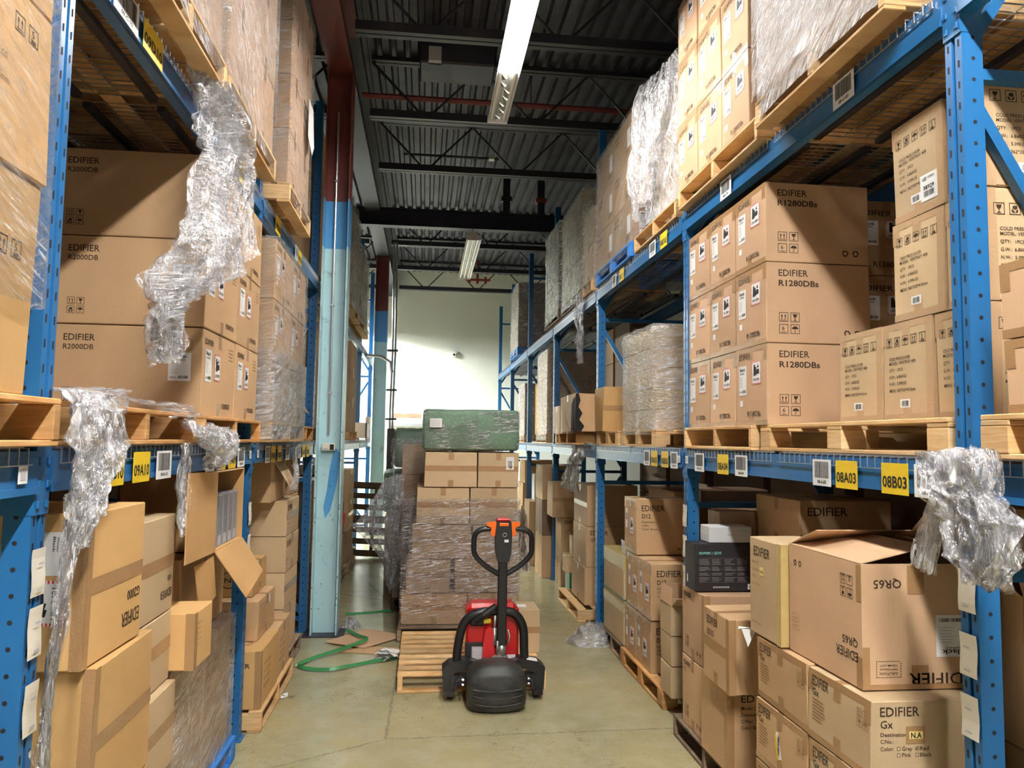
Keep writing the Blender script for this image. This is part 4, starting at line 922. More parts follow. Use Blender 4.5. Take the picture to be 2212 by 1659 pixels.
def pr_qr(b, FS, lab):
    A = FS['L']; F = FS['F']; pi = math.pi
    A.text(b, 'EDIFIER', A.W-.03, .13, .036, .16, 'ink', pi); A.text(b, 'QR65', A.W-.03, .178, .03, .11, 'ink', pi)
    for i in range(2):
        for j in range(2): icon(A, b, ('glass', 'up', 'umb', '6')[i*2+j], A.W-.15+.05*i, .33+.05*j, .04, 1)
    for i in range(2): recycle(A, b, .06+.045*i, .40, .035)
    caution(A, b, .03, .1, .06, .07, 1)
    F.text(b, 'QR65', .165, .415, .032, .115, 'ink', pi); F.text(b, 'EDIFIER', .45, .06, .045, .26, 'ink', pi); caution(F, b, .055, .045, .1, .06, 1, 'ink')
    def tp(t): F.rect(t, .19, .36, .26, .47, 'tape', .001); F.rect(t, .0, 0, .03, .16, 'tape', .001); F.rect(t, .20, 0, .27, .09, 'tape', .001); A.rect(t, A.W-.04, 0, A.W, .12, 'tape', .001); A.rect(t, A.W-.035, .33, A.W, .47, 'tape', .001); F.rect(t, 0, 0, .5, .02, 'tape', .0012)
    lab('packing_tape', tp); lab('shipping_label', lambda t: ship_label(F, t, .305, .12, .13, .16, 'QR65', 1), 'white upside-down label reading Black')
def open_carton(x0, x1, y0, y1, z0, z1, label, m, prints, flaps, seed=0, name='cardboard_box'):
    w, d, h = x1-x0, y1-y0, z1-z0; FS = faces_of(w, d, h); b = M(); t = .006
    b.box((-w/2, -d/2, 0), (w/2, d/2, t), m)
    b.box((-w/2, -d/2, t), (-w/2+t, d/2, h), m); b.box((w/2-t, -d/2, t), (w/2, d/2, h), m); b.box((-w/2+t, -d/2, t), (w/2-t, -d/2+t, h), m); b.box((-w/2+t, d/2-t, t), (w/2-t, d/2, h), m)
    fl = []
    if prints: prints(b, FS, lambda nm, fn, lb=None: fl.append((nm, fn, lb)))
    o = b.build(name, None, ((x0+x1)/2, (y0+y1)/2, z0), label=label, category='cardboard box')
    for nm, fn, lb in fl:
        tt = M(); fn(tt); c = tt.build(nm, o)
        if lb: c['label'] = lb
    for s_, ang, L in flaps:       # side, angle from horizontal-inward (0 = closed), length
        tt = M(); ca, sa = math.cos(ang), math.sin(ang)
        if s_ in 'LR':
            q = -1 if s_ == 'L' else 1; hx = q*w/2; dx, dz = -q*ca*L, sa*L; n_ = V3((q*sa, 0, ca))*.004
            P4 = [V3((hx, -d/2+.004, h)), V3((hx, d/2-.004, h)), V3((hx+dx, d/2-.006, h+dz)), V3((hx+dx, -d/2+.006, h+dz))]
        else:
            q = -1 if s_ == 'F' else 1; hy = q*d/2; dy, dz = -q*ca*L, sa*L; n_ = V3((0, q*sa, ca))*.004
            P4 = [V3((-w/2+.004, hy, h)), V3((w/2-.004, hy, h)), V3((w/2-.006, hy+dy, h+dz)), V3((-w/2+.006, hy+dy, h+dz))]
        vs = P4+[p+n_ for p in P4]
        tt.add(vs, [(0, 1, 2, 3), (7, 6, 5, 4), (0, 4, 5, 1), (1, 5, 6, 2), (2, 6, 7, 3), (3, 7, 4, 0)], 'cardboard_pink' if m != 'cardboard_dark' else m); tt.build('flap', o)
    return o
Z1 = .14+.292*3
open_carton(1.69, 2.24, 2.83, 3.42, Z1, Z1+.475, 'large open brown carton with upside-down print, front flap lifted, right foreground', 'cardboard_pink', pr_qr, [('L', .22, .30), ('R', 2.3, .28), ('F', -1.2, .2), ('K', .35, .26)])
carton(1.655, 2.12, 3.435, 3.775, Z1, Z1+.47, 'greenish-brown carton wedged behind the large open carton, N.A sticker on its side', None, 'cardboard_tan', lambda b, FS, lab: (pr_lines('L', 'EDIFIER', None, 0, .045, .18)(b, FS, lab), [FS['L'].text(b, t, .03, v, .012, None, 'ink_faint') for t, v in (('Model: P17', .345), ('Destination:', .31), ('C/No.:', .275), ('Color: Brown', .24), ('Made in China', .05))], lab('destination_label', lambda t: (FS['L'].rect(t, .12, .295, .165, .335, 'yellow_pale', .0015), FS['L'].text(t, 'N.A', .126, .305, .016, .033, 'black_print', 0, .002, True)), 'yellow N.A sticker')), 'v', 'tape_yellow')
def pr_p12(b, FS, lab):
    A = FS['L']; A.text(b, 'EDIFIER', .03, A.H-.06, .03, .13); A.text(b, 'P12', .03, A.H-.10, .025, .05)
    for j in range(4): icon(A, b, ('up', 'glass', '6', 'umb')[j], .05+.04*(j % 2), .06+.04*(j//2), .034)
    recycle(A, b, A.W-.12, .06, .03); recycle(A, b, A.W-.07, .06, .03)
for r_ in range(2):
    carton(1.72, 2.2, 4.595, 4.99, .14+.44*r_, .14+.44*(r_+1)-.003, 'pinkish-brown carton with faint print, %s of two by the second right post' % ('lower', 'upper')[r_], 'two pinkish cartons by the post', 'cardboard_pink', pr_p12, 'Tv')
carton(1.69, 2.16, 4.17, 4.57, .14, .60, 'tall brown carton with big black lettering and model lines, on the floor pallet', None, 'cardboard', lambda b, FS, lab: ([FS['F'].text(b, t, .08, v, h_, w_, 'ink') for t, v, h_, w_ in (('EDIFIER', .385, .04, .22), ('Model: S3000', .345, .018, .14), ('Destination:', .31, .018, .12), ('C/No.:', .275, .018, None), ('Color: Brown', .24, .018, .13))], lab('sticker', lambda t: FS['L'].frame(t, .2, .36, .23, .40, .003, 'paper'))), 'v')
carton(1.655, 2.08, 4.05, 4.43, .602, .602+.40, 'brown carton banded with wide tape, atop the tall black-lettered floor carton', None, 'cardboard', pr_lines('L', 'EDIFIER', 'QD35', 0, .042, .17, tw=.11), 'xvT', jit=.008)
def pr_black(b, FS, lab):
    F = FS['F']; F.text(b, 'EDIFIER |', .03, F.H-.065, .014, .085, 'print_cyan'); F.text(b, 'QD35', .125, F.H-.065, .016, .05, 'print_cyan'); r = random.Random(5)
    for y_ in (.205, .135, .085, .055): F.poly(b, [(.03, y_), (F.W-.02, y_), (F.W-.02, y_+.0012), (.03, y_+.0012)], 'print_grey')
    for c in range(4):
        for k in range(15):
            if k in (4, 8, 11): continue
            v = .198-.0095*k; L = r.uniform(.04, .07); F.poly(b, [(.03+.083*c, v-.004), (.03+.083*c+L, v-.004), (.03+.083*c+L, v), (.03+.083*c, v)], 'print_grey')
    for k in range(9): F.poly(b, [(.12+.012*k, .02), (.128+.012*k, .02), (.128+.012*k, .03), (.12+.012*k, .03)], 'label_grey')
    lab('barcode_label', lambda t: (F.rect(t, F.W-.075, .01, F.W-.01, .045, 'paper', .0013), barcode(F, t, F.W-.065, .014, .045, .022)), 'white barcode label'); lab('barcode_label', lambda t: FS['L'].rect(t, .04, .04, .06, .09, 'paper', .0013), 'white barcode label')
carton(1.70, 2.12, 4.70, 4.875, 1.025, 1.025+.295, 'black glossy retail box with columns of small grey text', None, 'box_black', pr_black, '', jit=.001, bulge=.001)
carton(1.80, 2.08, 4.71, 4.865, 1.323, 1.425, 'small silver-white retail box lying on the black retail box', None, 'box_silver', lambda b, FS, lab: (FS['F'].poly(b, [(.2, .075), (.25, .075), (.25, .082), (.2, .082)], 'print_cyan'), FS['F'].poly(b, [(.12, .05), (.16, .05), (.16, .052), (.12, .052)], 'black_print'), FS['L'].poly(b, [(0, .055), (.155, .055), (.155, .058), (0, .058)], 'paper')), '', jit=.001, bulge=.001)
b = M(); b.add([(0, 0, 0), (.09, -.005, .008), (.13, .03, -.01), (.02, .03, .005)], [(0, 1, 2, 3)], 'paper'); b.add([(.02, .0, 0), (.1, 0, -.005), (.05, -.01, -.09)], [(0, 1, 2)], 'paper')
b.build('paper_sheet', None, (1.60, 3.80, 1.015), label='folded white paper sheet poking out under the greenish-brown carton', category='paper')
# deep cartons right floor bay 1
for i, (x0, x1, ya, yb, z0, z1, m_, d_, tx) in enumerate([
    (2.25, 2.8, 4.3, 5.0, .14, .75, 'cardboard', 'lowest shaded carton behind the pinkish post-side cartons', ''), (2.25, 2.8, 4.3, 5.0, .753, 1.32, 'cardboard', 'second shaded carton behind the pinkish post-side cartons', ''),
    (2.22, 2.8, 4.35, 4.95, 1.323, 1.62, 'cardboard', 'brown carton with two small white stickers deep behind the black retail box', 'EDIFIER'), (1.95, 2.2, 4.92, 5.12, 1.03, 1.5, 'cardboard_grey', 'grey-brown carton behind the silver-white retail box', ''),
    (2.28, 2.85, 3.5, 4.1, .14, .8, 'cardboard', 'shaded carton low behind the greenish-brown one', ''), (2.28, 2.85, 3.5, 4.1, .803, 1.45, 'cardboard', 'shaded carton with dim lettering deep in the right floor bay', 'EDIFIER'),
    (2.3, 2.88, 2.7, 3.35, .14, .8, 'cardboard', 'shaded carton low behind the large open carton', '')]):
    carton(x0, x1, ya, yb, z0, z1, d_, None, m_, (pr_lines('F', tx, None, 3, .05, .25) if tx else None), 'T')
open_carton(2.3, 2.85, 2.75, 3.35, .803, 1.38, 'shaded open carton with raised flaps behind the large open carton', 'cardboard', None, [('L', 2.4, .26), ('F', 1.2, .28), ('R', 1.9, .26), ('K', 1.3, .26)])
carton(2.1, 2.7, 1.6, 2.3, .0, .55, 'brown carton at the right edge behind the nearest post, floor level', None, 'cardboard', None, 'T'); carton(2.12, 2.7, 1.6, 2.3, .553, .98, 'middle brown carton at the right picture edge behind the post', None, 'cardboard', pr_lines('F', 'Heavy', None, 0, .02, .1, 'ink_faint'), 'T')
carton(2.05, 2.7, 1.75, 2.36, .983, 1.50, 'top brown carton with rows of print at the right edge under the brace', None, 'cardboard', lambda b, FS, lab: [FS['F'].text(b, t, .03, v, .02, .22, 'ink') for t, v in (('N.W: 18.4 KG', .46), ('19 PT, 10 PCS', .42))], 'T')
# right floor, bay 2
pallet(1.77, 2.9, 5.58, 6.78, 0, 'orange wooden pallet on the floor under the pile past the second right post', 'wood_orange', 'b')
def pr_d12(b, FS, lab):
    F = FS['F']; A = FS['L']; F.text(b, 'EDIFIER', .045, F.H-.10, .05, .2); F.text(b, 'D12', .048, F.H-.16, .035, .075, bold=True)
    for k, t in enumerate(('Destination:', 'C/No.:', 'Color: Brown')): F.text(b, t, .048, F.H-.20-.03*k, .018, None)
    F.text(b, 'Made in China', F.W-.2, .04, .016, .14)
    lab('shipping_label', lambda t: (A.rect(t, .04, A.H-.27, .11, A.H-.1, 'paper', .0012), barcode(A, t, .05, A.H-.2, .05, .06)), 'white paper label'); lab('hazard_label', lambda t: hazard_label(A, t, .19, A.H-.31, .11, .15), 'white battery warning label with a red hatched edge')
for ya, yb, z0, z1, t in [(5.97, 6.37, .14, .545, 'bottom near'), (6.39, 6.75, .14, .545, 'bottom far'), (5.96, 6.31, .55, .995, 'middle near'), (6.33, 6.67, .55, .995, 'middle far'), (6.385, 6.77, 1.0, 1.47, 'lone top')]:
    carton(1.80, 2.36, ya, yb, z0, z1-.003, 'brown carton, large black lettering, %s of the pile past the second right post' % t, 'black-lettered cartons past the second right post', 'cardboard', pr_d12, 'Tl')
for k, (z0, z1) in enumerate(((.14, .36), (.363, .575))):
    carton(1.775, 2.12, 5.39, 5.64, z0, z1, 'small plain tan carton in front of the black-lettered pile, %s of the closed two' % ('lower', 'upper')[k], 'small plain cartons before the black-lettered pile', 'cardboard_tan', None, 'Yr', jit=.006)
open_carton(1.775, 2.12, 5.39, 5.64, .578, .79, 'small open tan carton with a raised flap, atop the plain ones before the black-lettered pile', 'cardboard_tan', None, [('L', 1.45, .12), ('F', 2.6, .14), ('R', 1.2, .12), ('K', 1.4, .12)])
def crate():
    b = M(); b.bbox((-.3, -.385, 0), (.3, .385, .78), 'cardboard_tan', .008); r = b.build('packing_crate', None, (2.1, 7.165, .14), label='pale box-like crate with a yellow taped rim and green strap by the third right post', category='crate')
    b = M(); b.box((-.302, -.387, .66), (.302, .387, .784), 'tape_yellow'); b.box((-.302, -.387, .28), (.302, .387, .36), 'tape_yellow'); b.build('taped_band', r)
    b = M(); b.box((-.304, -.389, .395), (.304, .389, .407), 'green_edge'); b.build('strap', r)
crate(); pallet(1.78, 2.5, 6.8, 7.56, 0, 'low dark pallet beneath the pale crate', 'wood_old')
b = M(); b.add([(0, -.06, 0), (0, .06, .01), (-.01, .05, .13), (.005, -.07, .12)], [(0, 1, 2, 3)], 'paper'); b.add([(0.001, -.06, 0), (0.001, .06, 0.01), (.12, .07, .005), (.12, -.05, 0)], [(0, 1, 2, 3)], 'paper')
F = Face((-.006, .05, 0), (0, -1, 0), (0, 0, 1), (-1, 0, 0), .1, .12); F.text(b, 'North', .015, .07, .018, .07, 'junk_blue', .2, .008)
b.build('paper_note', None, (1.84, 6.95, .925), label='white paper note with blue handwriting standing on the pale crate', category='paper')
# deep goods bay 2 floor
for i, (x0, x1, ya, yb, z0, z1, m_, d_) in enumerate([(2.42, 2.88, 5.6, 6.3, .14, .8, 'cardboard_dark', 'dark carton low behind the black-lettered pile'), (2.42, 2.88, 5.6, 6.3, .803, 1.45, 'cardboard', 'shaded carton high behind the black-lettered pile'), (2.45, 2.88, 6.4, 7.5, .14, .9, 'cardboard', 'shaded carton low behind the pale crate'),
        (2.3, 2.88, 6.9, 7.7, .925, 1.5, 'cardboard', 'shaded brown carton high behind the pale crate, left of the paper note'), (2.6, 2.88, 7.72, 7.95, .0, 1.4, 'cardboard_dark', 'narrow dark carton by the third right frame')]):
    carton(x0, x1, ya, yb, z0, z1, d_, None, m_, None, 'T')
b = M(); b.box((0, 0, 0), (.02, .25, .16), 'paper'); b.box((.02, 0, 0), (.2, .25, .01), 'paper'); b.build('foam_sheet', None, (2.3, 6.1, 1.452), label='white foam piece lying under the right lower beam above the black-lettered pile', category='foam')
b = M(); b.bbox((0, 0, 0), (.5, .35, .12), 'cardboard_dark', .01); b.build('flat_carton', None, (1.95, 5.25, 1.505), label='flat dark carton resting high behind the second right post', category='cardboard box')
# bay 3 floor
pallet(1.69, 2.85, 8.3, 9.5, 0, 'broken pale pallet jutting into the aisle by the third right bay', 'wood')
for k, (z0, z1, t) in enumerate(((.14, .55, ''), (.553, 1.0, 'EDIFIER'), (1.003, 1.46, ''))):
    carton(1.80+.01*k, 2.4, 8.46, 9.2, z0, z1, 'brown carton just past the third right post, %s of three' % row[k], 'three cartons past the third right post', 'cardboard', (pr_lines('F', t, 'QR65', 0, .05, .2, tw=.1) if t else None), 'Tx' if k == 2 else 'T')
drape([((1.80, 8.95, 1.92), (1.77, 8.2, 1.95)), ((1.74, 8.9, 1.7), (1.72, 8.35, 1.7)), ((1.72, 9.2, 1.4), (1.72, 8.45, 1.38))], ['film_thin', 'film_thin'], 'film draped from the right lower beam over cartons past the third post', .06, .06, 4, 12, layers=2)
carton(1.80, 2.25, 9.6, 9.85, .30, .52, 'small yellowish carton low among the third right bay floor goods', None, 'cardboard_tan', None, 'T'); carton(1.88, 2.1, 9.6, 9.8, .523, .75, 'smaller yellowish carton standing on the low yellowish one', None, 'cardboard_tan', None, 'T')
carton(1.85, 2.3, 9.6, 9.9, .0, .297, 'dark green box under the small yellowish carton', None, 'green_edge', None, '')
carton(1.74, 2.12, 10.28, 10.75, .92, 1.39, 'light brown carton jutting out high in the fourth right bay', None, 'cardboard', None, 'h'); carton(1.86, 2.3, 10.3, 10.75, .30, .917, 'brown lettered carton below the jutting carton', None, 'cardboard', pr_lines('F', 'EDIFIER', None, 3, .04, .2), 'T'); carton(1.86, 2.3, 10.3, 10.75, .0, .297, 'low brown carton at the foot of the jutting stack, fourth right bay', None, 'cardboard', None, 'T')
for k in range(3): carton(1.70, 2.1, 10.95, 11.6, .1+.5*k-.1*(k == 0), .1+.5*(k+1)-.003, 'dark brown carton in the fourth right bay floor stack, %s of three' % row[k], 'dark stack at the fourth right bay', 'cardboard_dark' if k == 1 else 'cardboard', None, 'T')
for k in range(2): carton(1.66, 2.1, 12.0, 12.6, .5*k, .5*(k+1)-.003, 'brown carton with small stickers past the dark stack, %s' % ('lower', 'upper')[k], 'far right floor cartons', 'cardboard', lambda b, FS, lab: lab('sticker', lambda t: FS['F'].rect(t, .1, .1, .17, .17, 'paper', .001)), 'T')
b = M(); b.bbox((0, 0, 0), (.34, .3, .42), 'paper', .01); F = Face((0, 0, 0), (1, 0, 0), (0, 0, 1), (0, -1, 0), .34, .42)
F.poly(b, [(.24+.1*math.cos(t*.4), .2+.08*math.sin(t*.4)) for t in range(3, 13)]+[(.24+.085*math.cos(t*.4), .2+.065*math.sin(t*.4)) for t in range(12, 2, -1)], 'black_print'); b.build('retail_box', None, (1.75, 12.1, 1.0), label='white retail box with a black curved mark, far right floor stack', category='box')
for k in range(4): carton(1.7+.03*k, 2.3, 13.6, 14.3, .4*k, .4*(k+1)-.003, 'shaded carton at the far end of the right floor row, %s from the floor' % ('lowest', 'second', 'third', 'topmost')[k], 'far end right floor stack', 'cardboard', None, 'T')
for k in range(4): carton(1.0+.03*k, 1.5, 15.4, 16.1, .33*k, .33*(k+1)-.003, 'distant carton standing in the aisle end right of the wrapped pallets, %s' % ('lowest', 'second', 'third', 'topmost')[k], 'aisle end stack', 'cardboard', None, 'T')
pallet(.9, 1.9, 16.5, 17.8, 1.4, 'distant stacked timber visible above the far right cartons', 'wood'); carton(.9, 1.9, 16.5, 17.8, 0, 1.395, 'large distant carton block under the stacked timber', None, 'cardboard', None, 'T')
# shaded cartons deep in upper bays and back row, right
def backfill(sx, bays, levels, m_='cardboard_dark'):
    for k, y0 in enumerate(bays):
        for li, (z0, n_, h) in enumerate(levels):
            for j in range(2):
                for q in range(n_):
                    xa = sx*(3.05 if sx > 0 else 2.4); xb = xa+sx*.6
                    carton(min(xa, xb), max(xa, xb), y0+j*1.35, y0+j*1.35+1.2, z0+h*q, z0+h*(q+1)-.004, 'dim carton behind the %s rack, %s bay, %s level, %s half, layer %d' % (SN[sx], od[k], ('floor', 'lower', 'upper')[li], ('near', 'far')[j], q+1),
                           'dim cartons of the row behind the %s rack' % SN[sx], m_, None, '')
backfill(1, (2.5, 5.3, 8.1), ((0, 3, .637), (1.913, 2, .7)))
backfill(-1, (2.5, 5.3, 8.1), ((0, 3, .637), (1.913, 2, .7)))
# ================================================================ LEFT SIDE
pallet(-2.25, -1.09, 3.95, 5.27, LV1, 'wooden pallet under the broad lettered cartons on the left shelf', 'wood_orange'); pallet(-2.25, -1.1, 2.56, 3.85, LV1, 'empty wooden pallet covered with film, left shelf foreground', 'wood_orange')
for c, (ya, yb) in enumerate(((4.02, 4.67), (4.69, 5.28))):
    for r_ in range(3):
        carton(-1.85-(.02 if r_ == 2 and c == 0 else 0), -1.13, ya, yb, P1+.452*r_, P1+.452*(r_+1)-.003, '%s broad carton with black upper-left lettering, %s row of the left shelf stack' % (('near', 'far')[c], row[r_]), 'broad lettered cartons on the left shelf', 'cardboard' , pr_r2000(c == 0 and r_ < 2), 'T', jit=.004)
for r_ in range(3): carton(-2.22, -1.87, 4.02, 4.67, P1+.452*r_, P1+.452*(r_+1)-.003, 'shaded carton left of the broad lettered cartons, %s row' % row[r_], 'shaded cartons beside the broad lettered stack', 'cardboard', None, 'T')
wrapped(-1.95, -1.06, 5.42, 6.78, P1, 1, 2, 3, .43, 'wrapped load behind the broad lettered cartons', 'cardboard', 'film', pr_r1280('R1280DB', 'R', False), 41, 'pallet under the wrapped load behind the broad lettered cartons', .018)
wrap_shell(-1.97, -1.05, 5.40, 6.8, LV1+.02, P1+.5, 'film_milky', 'extra wrinkled film low around the load behind the broad lettered cartons', seed=44, amp=.02, top=False)
pallet(-2.1, -1.12, 7.05, 7.95, LV1, 'small orange pallet ahead of the pale blue column, left shelf', 'wood_orange')
o = carton(-1.7, -1.25, 7.2, 7.8, P1, P1+.3, 'low open carton with one flap out, left shelf by the column', None, 'cardboard', lambda b, FS, lab: lab('flap', lambda t: t.add([FS['R'].p(0.05, .3, 0), FS['R'].p(.5, .3, 0), FS['R'].p(.5, .12, .12), FS['R'].p(.05, .14, .14)], [(0, 1, 2, 3)], 'cardboard')), 'T')
# nearest left load
pallet(-2.3, -1.075, 1.2, 2.41, LV1, 'wooden pallet at the left picture edge, lower shelf', 'wood_orange')
for k, (z0, z1, xr) in enumerate(((P1, 2.64, -1.09), (2.643, 3.12, -1.075), (3.123, 3.5, -1.085))):
    carton(-1.75, xr, 1.55, 2.24, z0, z1, 'tan carton at the left picture edge, %s of the pile on the nearest pallet' % row[k], 'cartons at the left picture edge', 'cardboard_orange', lambda b, FS, lab: [FS['R'].text(b, t, .3, v, .018, None, 'ink_faint') for t, v in (('QTY: 1PCS', .30), ('G.W.: 6.86KGS', .26), ('362*330*415mm', .2))]+[icon(FS['R'], b, '5', .56, .36, .05), icon(FS['R'], b, 'up', .49, .36, .05)]+[FS['F'].text(b, t, .35, v, .018, None, 'ink_faint') for t, v in (('N.W.: 5.09KGS', .30), ('MEAS', .24))], 'Tv', 'tape_light', jit=.01)
wrap_shell(-1.75, -1.08, 1.53, 2.25, 2.3, 3.6, 'film', 'clear film around the carton pile at the left picture edge', seed=51, amp=.02)
# left upper level
wrapped(-2.1, -1.01, 2.62, 3.70, P2, 2, 2, 3, .47, 'nearest wrapped load on the left upper shelf', 'cardboard_pink', 'film_diag', pr_turned(), 61, 'wooden pallet overhanging the left upper beam, nearest', .02)
wrapped(-2.1, -1.02, 3.82, 4.98, P2, 2, 2, 3, .47, 'second wrapped load on the left upper shelf', 'cardboard_pink', 'film_diag', pr_turned(), 62, 'second wooden pallet overhanging the left upper beam', .02)
wrapped(-1.9, -1.0, 5.42, 6.36, P2, 2, 2, 4, .40, 'tall wrapped load past the second left upper post', 'cardboard_pink', 'film', pr_turned('R2850DBs'), 63, 'pallet under the tall wrapped load past the second left post', .018)
b = M(); b.add([(0, 0, 0), (0, .22, .0), (.01, .26, -.3), (.02, .1, -.42), (0, .0, -.3)], [(0, 1, 2, 3, 4)], 'paper'); b.build('paper_sheet', None, (-.965, 6.0, 4.62), label='white sheet taped to the tall wrapped load, left upper shelf', category='paper')
def pr_ventray(b, FS, lab):
    F = FS['F']; F.poly(b, [(.33+.06*math.cos(t*.393), .26+.06*math.sin(t*.393)) for t in range(16)], 'ink'); F.text(b, 'VENTRAY', .2, .14, .035, .26)
for c in range(2):
    for k in range(4): carton(-1.82-.64*c, -1.22-.64*c, 8.2, 8.9, P2+.42*k, P2+.42*(k+1)-.003, 'dim carton with a round logo beside the column, %s column, %s' % (('aisle-side', 'deeper')[c], ('lowest', 'second', 'third', 'topmost')[k]), 'dim logo cartons by the column', 'cardboard', pr_ventray, 'T')
pallet(-2.4, -1.2, 8.15, 9.1, LV2, 'pallet under the dim logo cartons by the column', 'wood_old')
for k in range(3): carton(-1.85, -1.24, 8.25, 9.0, LV1+PT+.38*k, LV1+PT+.38*(k+1)-.003, 'dim carton on the left lower shelf behind the column, %s' % row[k], 'dim cartons behind the column', 'cardboard', None, 'T')
pallet(-2.2, -1.2, 8.2, 9.1, LV1, 'pallet on the left lower shelf behind the column', 'wood_old')
for c, (ya, yb) in enumerate(((9.7, 11.2), (11.3, 12.9))): wrapped(-2.0, -1.0, ya, yb, P2, 1, 2, 3, .42 if c == 0 else .36, 'crumpled silvery load beyond the column, %s' % ('near one', 'far one')[c], 'cardboard', 'film_grey', None, 71+c, 'pallet under the crumpled silvery load, %s' % ('near one', 'far one')[c], .05, 'wood')
for k in range(3): carton(-1.8, -1.12, 11.5, 12.6, P1+.45*k, P1+.45*(k+1)-.003, 'brown carton with white label beyond the column on the left shelf, %s' % row[k], 'labelled cartons beyond the column', 'cardboard', lambda b, FS, lab: lab('sticker', lambda t: FS['F'].rect(t, .5, .25, .6, .4, 'paper', .001)), 'T')
pallet(-2.0, -1.1, 11.4, 12.7, LV1, 'pallet under the labelled cartons beyond the column', 'wood')
# white plastic basket on shelf
b = M(); 
for s_ in (0, 1):
    for i in range(7): b.box((-.02+s_*.32, i*.12, 0), (.0+s_*.32, i*.12+.06, .16), 'plastic_white')
    b.box((-.02+s_*.32, 0, .15), (s_*.32, .84, .26), 'plastic_white'); b.box((-.02+s_*.32, .0, -.03), (s_*.32, .84, 0.02), 'plastic_white')
b.box((-.02, 0, -.03), (.32, .84, -.02), 'plastic_white'); b.box((-.02, 0, .0), (.32, .02, .26), 'plastic_white'); b.box((.30, 0, .24), (.36, .3, .36), 'plastic_white')
b.build('plastic_basket', None, (-1.28, 12.9, 1.948), label='white slotted plastic basket jutting from the left shelf beyond the column', category='basket')
# left floor
def pr_g2000(near=True):
    def f(b, FS, lab):
        A = FS['R']; F = FS['F']; pi = math.pi
        A.text(b, 'EDIFIER', A.W-.02, .115, .05, .16, 'ink', pi); A.text(b, 'G2000', A.W-.02, .19, .034, .12, 'ink', pi, bold=True)
        if near:
            lab('shipping_label', lambda t: (F.rect(t, F.W-.20, F.H-.20, F.W-.07, F.H-.06, 'paper', .0012), [F.text(t, s_, F.W-.085-.012*i, F.H-.075, .008, .05, 'black_print', -pi/2, .002) for i, s_ in enumerate(('G2000', 'Winter', 'Black'))]), 'white paper label turned sideways')
            lab('hazard_label', lambda t: hazard_label(F, t, F.W-.21, F.H-.36, .145, .145, 'UN 3481', True), 'white battery warning label with red and white hatching, sideways')
    return f
carton(-1.75, -1.075, 2.655, 3.13, 1.19, 1.695, 'large glossy-taped carton with upside-down print and hatched label, left foreground', None, 'cardboard_orange', pr_g2000(), 'mv', jit=.006)
carton(-1.75, -1.055, 2.70, 3.25, .665, 1.187, 'large taped carton directly under the hatched-label carton, left foreground', None, 'cardboard_orange', None, 'mv', jit=.008); carton(-1.75, -1.06, 2.70, 3.25, .14, .662, 'lowest large taped carton in the left foreground', None, 'cardboard_orange', None, 'mv')
pallet(-2.2, -1.08, 2.6, 3.72, 0, 'dark pallet under the left foreground cartons', 'wood_old')
def pr_v80(b, FS, lab):
    A = FS['R']; pi = math.pi; A.text(b, 'EDIFIER', A.W-.02, .10, .035, .15, 'ink', pi); A.text(b, 'V80', A.W-.02, .16, .025, .06, 'ink', pi)
zz = [.14, .50, .86, 1.17, 1.60]
for k in range(4): carton(-1.7, -1.125+(.03 if k == 1 else 0), 3.27, 3.69, zz[k], zz[k+1]-.003, 'tan carton behind the left foreground pile, %s of four%s' % (('lowest', 'second', 'third', 'topmost')[k], ', with upside-down print' if k == 3 else ''), 'tan column behind the left foreground pile', 'cardboard_tan', pr_v80 if k == 3 else None, 'm')
# wrapped base, small carton, hatch-label carton, open games box
for i in range(2): carton(-1.95, -1.14, 3.78+.56*i, 4.33+.56*i, .14, .86, 'brown carton under dull film on the blue floor pallet, %s' % ('near', 'far')[i], 'cartons under dull film', 'cardboard', None, 'T')
wrap_shell(-1.95, -1.13, 3.77, 4.9, .05, .875, 'film_milky', 'dull stretch film around the low load beside the second left post', seed=81, amp=.02)
pallet(-2.1, -1.1, 3.75, 4.95, 0, 'blue pallet under the dull-wrapped low load, left floor', 'pallet_blue', 'b')
carton(-1.27, -1.02, 3.70, 3.97, .885, 1.145, 'small tan carton with a raised flap on the dull-wrapped load', None, 'cardboard_orange', lambda b, FS, lab: ([FS['R'].text(b, t, .03, v, .011, None, 'ink_faint') for t, v in (('PRODUCT', .2), ('MODEL', .175), ('QTY: 12', .15), ('G.W. 8.2', .125), ('N.W. 7.5', .10))], lab('flap', lambda t: t.box((-.12, -.134, .26), (.0, -.13, .36), 'cardboard_tan'))), 'v', jit=.006)
carton(-1.75, -1.22, 3.74, 4.02, .885, 1.50, 'brown carton with white and red-hatched labels behind the tan column', None, 'cardboard_orange', lambda b, FS, lab: (lab('shipping_label', lambda t: FS['F'].rect(t, FS['F'].W-.16, .45, FS['F'].W-.08, .58, 'paper', .001), 'white paper label'), lab('hazard_label', lambda t: hazard_label(FS['F'], t, FS['F'].W-.2, .27, .12, .15, 'UN 3481', True), 'white battery warning label with red hatching')), 'v')
carton(-1.75, -1.20, 4.06, 4.9, .885, 1.33, 'shaded carton supporting the open carton of grey cases', None, 'cardboard', None, 'T')
